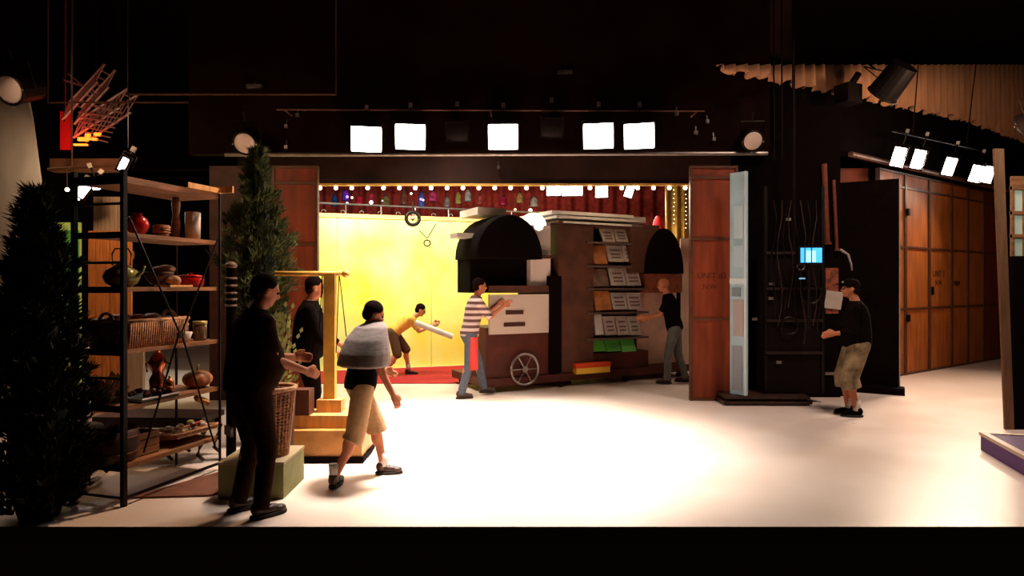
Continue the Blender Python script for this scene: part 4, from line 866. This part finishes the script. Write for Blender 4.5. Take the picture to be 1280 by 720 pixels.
# ------------------------------------------------------------ people
def ik(a, b, l1, l2, hint):
    a = Vector(a); b = Vector(b); d = b-a; L = min(d.length, (l1+l2)*.995); d.normalize(); b = a+d*L
    x = (l1*l1-l2*l2+L*L)/(2*L); h = math.sqrt(max(l1*l1-x*x, 0)); hp = Vector(hint)-d*Vector(hint).dot(d)
    return a+d*x+hp.normalized()*h, b
def basis(fwd, up=(0, 0, 1)):
    f = Vector(fwd).normalized(); r = f.cross(Vector(up)).normalized(); u_ = r.cross(f)
    return Matrix((r, f, u_)).transposed()
def human(label, loc, rz, mats, pel=(0, 0, .92), chest=(0, .02, 1.38), head=(0, .05, 1.62), look=(0, 1, 0), hl=(-.25, .1, .85), hr=(.25, .1, .85),
          fl=(-.11, 0, .08), fr=(.11, 0, .08), fat=0, sc=1, sleeve=.55, hem=.62, trousers='long', shoeyaw=(0, 0), hair=True, cap=None, glasses=False, kneeh=(0, 1, 0), elh=(0, -1, -.4), open_hand=False, shirt_end=None, vox=.012):
    e = thing('person', loc, rz, label, 'person'); e.scale = (sc,)*3
    pel, chest, head = Vector(pel), Vector(chest), Vector(head)
    ax = (chest-pel).normalized(); rt = Vector((1, 0, 0)); rt = (rt-ax*rt.dot(ax)).normalized(); fw = ax.cross(rt)*1
    fw = -rt.cross(ax)*-1 if False else ax.cross(rt)
    TL_ = (chest-pel).length
    def ring(t, rx, ry, off=0, ex=0):
        c = pel+(chest-pel)*t+fw*off
        return [c+rt*math.cos(2*PI*i/20)*(rx+ex)+fw*math.sin(2*PI*i/20)*(ry+ex) for i in range(20)]
    def torso(ex=0, t0=-.2, t1=1.3):
        rs = [(-.2, .10, .08, 0), (-.1, .15+fat*.3, .115+fat*.4, 0), (.05, .165+fat*.5, .12+fat*.6, fat*.2), (.3, .145+fat*.9, .105+fat*1.1, fat*.5), (.55, .15+fat*.7, .11+fat*.8, fat*.3), (.8, .168+fat*.3, .115+fat*.3, 0), (1.0, .165+fat*.2, .095+fat*.2, 0), (1.12, .11, .075, 0), (1.2, .06, .06, 0)]
        return [ring(t, a, b, o, ex) for t, a, b, o in rs if t0 <= t <= t1]
    SHL = chest-rt*(.175+fat*.2); SHR = chest+rt*(.175+fat*.2)
    HPL = pel-rt*.095-ax*.02; HPR = pel+rt*.095-ax*.02
    eh = elh if isinstance(elh[0], (tuple, list)) else (elh, elh); kh = kneeh if isinstance(kneeh[0], (tuple, list)) else (kneeh, kneeh)
    EL, WL = ik(SHL, hl, .285, .255, eh[0]); ER, WR = ik(SHR, hr, .285, .255, eh[1])
    KL, AL = ik(HPL, fl, .43, .42, kh[0]); KR, AR = ik(HPR, fr, .43, .42, kh[1])
    body = MB().loft(torso())
    HB = basis(look)
    def cap_(mb, a, b, r0, r1): mb.cyl(a, b, r0, r1, 14).ball(a, r0, 14, 8).ball(b, r1, 14, 8)
    nb = chest+ax*.09; cap_(body, nb, head-Vector((0, 0, .06))-HB@Vector((0, .02, 0)), .058, .052)
    for s_, E_, W_, hs in ((SHL, EL, WL, -1), (SHR, ER, WR, 1)):
        cap_(body, s_, E_, .052, .042); cap_(body, E_, W_, .041, .028)
        d = (W_-E_).normalized(); hp = d.orthogonal().normalized()
        side = Vector((0, 0, 1)) if abs(d.z) < .6 else Vector((0, 1, 0)); side = (side-d*side.dot(d)).normalized(); nrm = d.cross(side)*hs
        body.ball(W_+d*.045, (.018, .040, .050), 12, 8, Matrix((nrm, side, d)).transposed())
        for q, (o_, ln) in enumerate(((.030, .065), (.011, .075), (-.010, .070), (-.030, .055))):
            k0 = W_+d*.085+side*o_; cu = nrm*(-.012 if open_hand else -.03)
            k1 = k0+d*ln*.55+cu*.5; k2 = k1+d*ln*.38+cu
            cap_(body, k0-d*.02, k1, .0095, .009); cap_(body, k1, k2, .009, .008)
        t0 = W_+d*.03+side*.034; t1 = t0+side*.022+d*.03-nrm*.012; cap_(body, t0, t1, .012, .0105); cap_(body, t1, t1+d*.032-nrm*.008, .0105, .009)
    for h_, K_, A_ in ((HPL, KL, AL), (HPR, KR, AR)):
        cap_(body, h_, K_, .083+fat*.3, .052); cap_(body, K_, A_, .052, .036); body.ball(K_+(A_-K_)*.28-Vector(kh[0]).normalized()*.012, (.054, .056, .10), 12, 8)
    # head
    def H(x, y, z): return head+HB@Vector((x, y, z))
    body.ball(H(0, -.012, .025), (.074, .092, .088), 18, 12, HB); body.ball(H(0, .018, -.035), (.056, .068, .078), 16, 10, HB)
    body.ball(H(0, .058, -.085), (.026, .024, .022), 10, 6, HB)                 # chin
    body.cyl(H(0, .075, .02), H(0, .102, -.022), .009, .016, 8); body.ball(H(0, .098, -.024), (.015, .014, .011), 8, 6, HB)
    body.ball(H(0, .073, -.052), (.024, .014, .009), 10, 6, HB); body.ball(H(0, .072, .028), (.055, .018, .012), 12, 6, HB)
    for sx in (-1, 1): body.ball(H(sx*.074, -.008, -.008), (.011, .020, .031), 10, 6, HB)
    bo = bake(body, 'body', mats.get('skin', SKIN), e, vox, 2)
    ey = MB()
    for sx in (-1, 1): ey.ball(H(sx*.029, .078, .008), .011, 8, 6)
    ey.build('eye', mat('eye_dark', (.03, .02, .015), .2), e, True)
    MB().ball(H(0, .086, -.053), (.022, .006, .006), 8, 6, HB).build('mouth', mat('lips', (.30, .07, .05), .5), e, True)
    if hair:
        hm = MB().ball(H(0, -.026, .040), (.082, .096, .088), 18, 12, HB).ball(H(0, -.055, -.01), (.074, .060, .075), 16, 10, HB)
        bake(hm, 'hair', mats.get('hair', HAIR), e, .01, 2)
    if cap:
        cm = MB().ball(H(0, -.01, .055), (.086, .102, .075), 18, 12, HB); cm.ball(H(0, .11, .058), (.062, .065, .009), 16, 6, HB)
        bake(cm, 'cap', cap, e, .008, 1)
        MB().box(H(0, .088, .085), (.04, .012, .022), R=HB).build('cap_badge', WHITE, e)
    if glasses:
        gm = MB()
        for sx in (-1, 1): gm.torus(H(sx*.032, .095, .008), .022, .003, 'X', 12, 4); gm.cyl(H(sx*.055, .09, .012), H(sx*.078, -.01, .012), .003, n=4)
        gm.build('glasses', BLKM, e)
    # clothing
    sm = mats['shirt']; t0 = shirt_end if shirt_end is not None else -.1
    shm = MB().loft(torso(.018, t0)); shm.ball(SHL, .066, 14, 8).ball(SHR, .066, 14, 8)
    for s_, E_, W_ in ((SHL, EL, WL), (SHR, ER, WR)):
        if sleeve <= 1: shm.cyl(s_, s_+(E_-s_)*sleeve, .066, .060, 14)
        else:
            shm.cyl(s_, E_, .066, .056, 14).ball(E_, .056, 12, 8).cyl(E_, E_+(W_-E_)*(sleeve-1), .055, .044, 14)
    bake(shm, 'shirt', sm, e, vox, 3)
    tm = MB().loft(torso(.012, -.2, .32))
    for h_, K_, A_ in ((HPL, KL, AL), (HPR, KR, AR)):
        tm.ball(h_, .10+fat*.4, 14, 8)
        if trousers == 'long': tm.cyl(h_, K_, .098+fat*.4, .070, 14).ball(K_, .070, 14, 8).cyl(K_, A_-Vector((0, 0, .02)), .070, .058, 14)
        else: tm.cyl(h_, K_+(A_-K_)*.0, .100+fat*.4, .090+fat*.3, 14).cyl(K_, K_+(A_-K_)*hem, .090+fat*.3, .098+fat*.3, 14).ball(K_, .09+fat*.3, 14, 8)
    bake(tm, 'trousers' if trousers == 'long' else 'shorts', mats['legs'], e, vox, 3)
    for (A_, yw_) in ((AL, shoeyaw[0]), (AR, shoeyaw[1])):
        Rz = Matrix.Rotation(yw_, 3, 'Z')
        def Q(x, y, z): return A_+Rz@Vector((x, y, z))
        if trousers != 'long':
            MB().cyl(Q(0, 0, .0), Q(0, -.005, .13), .042, .045, 14).build('sock', SOCK, e, True)
        up = MB().ball(Q(0, -.02, -.01), (.042, .055, .055), 14, 8, Rz).ball(Q(0, .06, -.030), (.043, .085, .036), 14, 8, Rz).ball(Q(0, .13, -.040), (.044, .055, .030), 14, 8, Rz).cyl(Q(0, -.01, 0), Q(0, -.015, .04), .045, .042, 14)
        so = bake(up, 'shoe', mats.get('shoe', SOLE), e, .009, 1)
        sr = [[Q(math.cos(2*PI*i/16)*w, .055+math.sin(2*PI*i/16)*l, z) for i in range(16)] for w, l, z in ((.044, .125, -.08), (.049, .135, -.075), (.049, .135, -.056), (.044, .125, -.05))]
        MB().loft(sr).build('sole', mat('rubber_sole', (.02, .012, .01), .8), so)
        lc = MB()
        for q in range(3): lc.cyl(Q(-.024, .035+.022*q, .012-.009*q), Q(.024, .040+.022*q, .012-.009*q), .004, n=5)
        lc.build('laces', mats.get('lace', BLKM), so)
    e['joints'] = 1; del e['joints']
    return e

# 1 man in dark brown at left front, facing right
p1 = human('man in dark brown shirt standing with his back to us between shelf and tall basket', (P(312, 0, 4.64).x, 4.62, 0), math.radians(-48), dict(shirt=BROWNC, legs=mat('dark_trousers', (.020, .0065, .0035), .95, spec=.03, var=.3, scale=20, bump=.3)),
      pel=(0, 0, .935), chest=(0, .05, 1.39), head=(.02, .12, 1.61), look=(.15, 1, -.35), hl=(-.10, .36, 1.10), hr=(.14, .36, 1.02), fl=(-.12, -.03, .08), fr=(.13, .04, .08), fat=.08, sleeve=.75, shirt_end=-.2)
MB().box((.04, -.15, .63), (.13, .02, .065)).build('white_tag', WHITE, p1)
# 2 dark clothed man behind the cart
human('bearded man in black seen in profile behind the yellow cart crossbar', (P(384, 0, 6.85).x, 6.85, 0), math.radians(-75), dict(shirt=NAVY, legs=NAVY),
      pel=(0, 0, .935), chest=(0, .03, 1.40), head=(0, .09, 1.63), look=(0, 1, -.1), hl=(-.15, .34, 1.0), hr=(.18, .30, .95), fat=.07, sleeve=1.9)
# 3 man in khaki shorts, mid stride
p3 = human('man in khaki shorts striding right with grey cloth over his shoulders', (P(450, 0, 5.42).x, 5.42, 0), math.radians(-58), dict(shirt=NAVY, legs=KHAKI, lace=BLKM),
      pel=(0, 0, .90), chest=(0, .06, 1.33), head=(0, .14, 1.56), look=(.1, 1, -.5), hl=(-.22, .30, .98), hr=(.24, .24, .80), fl=(-.08, .26, .08), fr=(.08, -.27, .085), sc=.90, trousers='shorts', hem=.18, fat=.015, shoeyaw=(-.45, .9), sleeve=.8)
gc = MB().loft([[Vector((math.cos(2*PI*i/20)*a, .05+y0+math.sin(2*PI*i/20)*b, z)) for i in range(20)] for a, b, z, y0 in ((.315, .24, 1.08, -.02), (.305, .23, 1.2, 0), (.275, .19, 1.33, .02), (.21, .14, 1.44, .06), (.09, .08, 1.49, .10))])
bake(gc, 'shoulder_cloth', mat('grey_cloth', (.20, .15, .135), .85, var=.25, scale=10, sxyz=(1, 1, 6)), p3, .015, 2)
# 4 bending person in yellow
p4 = human('person in yellow shirt bending to the right on the red carpet', (P(492, 0, 11.7).x, 11.7, 0), math.radians(-82), dict(shirt=mat('yellow_shirt', (.75, .42, .06), .8, var=.15), legs=mat('dark_shorts', (.10, .05, .02), .85), skin=mat('warm_skin', (.60, .28, .12), .5)),
      pel=(0, 0, .86), chest=(0, .33, 1.10), head=(0, .52, 1.26), look=(0, 1, -.5), hl=(-.1, .75, .98), hr=(.12, .72, .95), fl=(-.1, .28, .08), fr=(.1, -.16, .08), trousers='shorts', hem=-.1+.15, sc=.95, sleeve=.8)
one(MB().cyl(P(519, 403, 11.2), P(566, 421, 11.25), .05, n=16), 'white_tube', WHITE, 'long white tube carried by the bending person in yellow', 'tube', smooth=False)
# 5 striped shirt person pushing
def stripe_mat():
    m = mat('striped_jersey', (.5, .35, .3), .85); nt = m.node_tree; b = nt.nodes['Principled BSDF']
    tc = nt.nodes.new('ShaderNodeTexCoord'); wv = nt.nodes.new('ShaderNodeTexWave'); wv.bands_direction = 'Z'; wv.inputs['Scale'].default_value = 3.6; wv.inputs['Distortion'].default_value = .15
    r = nt.nodes.new('ShaderNodeValToRGB'); r.color_ramp.elements[0].position = .45; r.color_ramp.elements[1].position = .55
    r.color_ramp.elements[0].color = (.12, .05, .045, 1); r.color_ramp.elements[1].color = (.62, .46, .40, 1)
    nt.links.new(tc.outputs['Object'], wv.inputs['Vector']); nt.links.new(wv.outputs[0], r.inputs[0]); nt.links.new(r.outputs[0], b.inputs['Base Color']); return m
p5 = human('person in striped jersey and jeans pushing the near end of the wagon', (P(590, 0, 9.5).x-.04, 9.48, 0), math.radians(-68), dict(shirt=stripe_mat(), legs=DENIM),
      pel=(0, 0, .93), chest=(0, .10, 1.40), head=(.0, .17, 1.64), look=(.1, 1, -.1), hl=(-.14, .50, 1.36), hr=(.14, .48, 1.34), fl=(-.1, .28, .08), fr=(.1, -.16, .08), sleeve=1.0)
MB().loft([[Vector((.16+x, .02+y, z)) for x, y in ((-.02, -.07), (.03, -.06), (.035, .05), (-.02, .07))] for z in (.42, .6, .78, .90)]).build('red_rag', mat('red_rag', (.55, .04, .03), .85), p5, True)
# 6 right pusher
human('person in black shirt and grey jeans pushing the far right end of the wagon', (P(842, 0, 10.75).x, 10.75, 0), math.radians(72), dict(shirt=NAVY, legs=mat('grey_jeans', (.10, .10, .09), .85, var=.2)),
      pel=(0, -.02, .95), chest=(0, .08, 1.42), head=(0, .17, 1.66), look=(0, 1, -.15), hl=(-.15, .46, 1.12), hr=(.12, .45, 1.08), fl=(-.1, .10, .08), fr=(.1, -.20, .08), sleeve=.8, hair=False, fat=.01)
# 7 man in cap at right
CAMO = mat('camouflage_cloth', (.10, .065, .03), .85, col2=(.34, .24, .13), scale=9, bump=.2)
p7 = human('man in black cap, black jacket and camouflage shorts facing the monitor', (P(1069, 0, 8.12).x, 8.12, 0), math.radians(78), dict(shirt=NAVY, legs=CAMO, shoe=BLK),
      pel=(0, -.02, .925), chest=(0, -.0, 1.37), head=(0, .06, 1.61), look=(0, 1, .0), hl=(-.15, .26, 1.05), hr=(.17, .22, 1.02), fl=(-.09, .01, .08), fr=(.10, .05, .08), fat=.075, sleeve=1.85, trousers='shorts', hem=.32, cap=BLK, glasses=True, shoeyaw=(.0, .15))
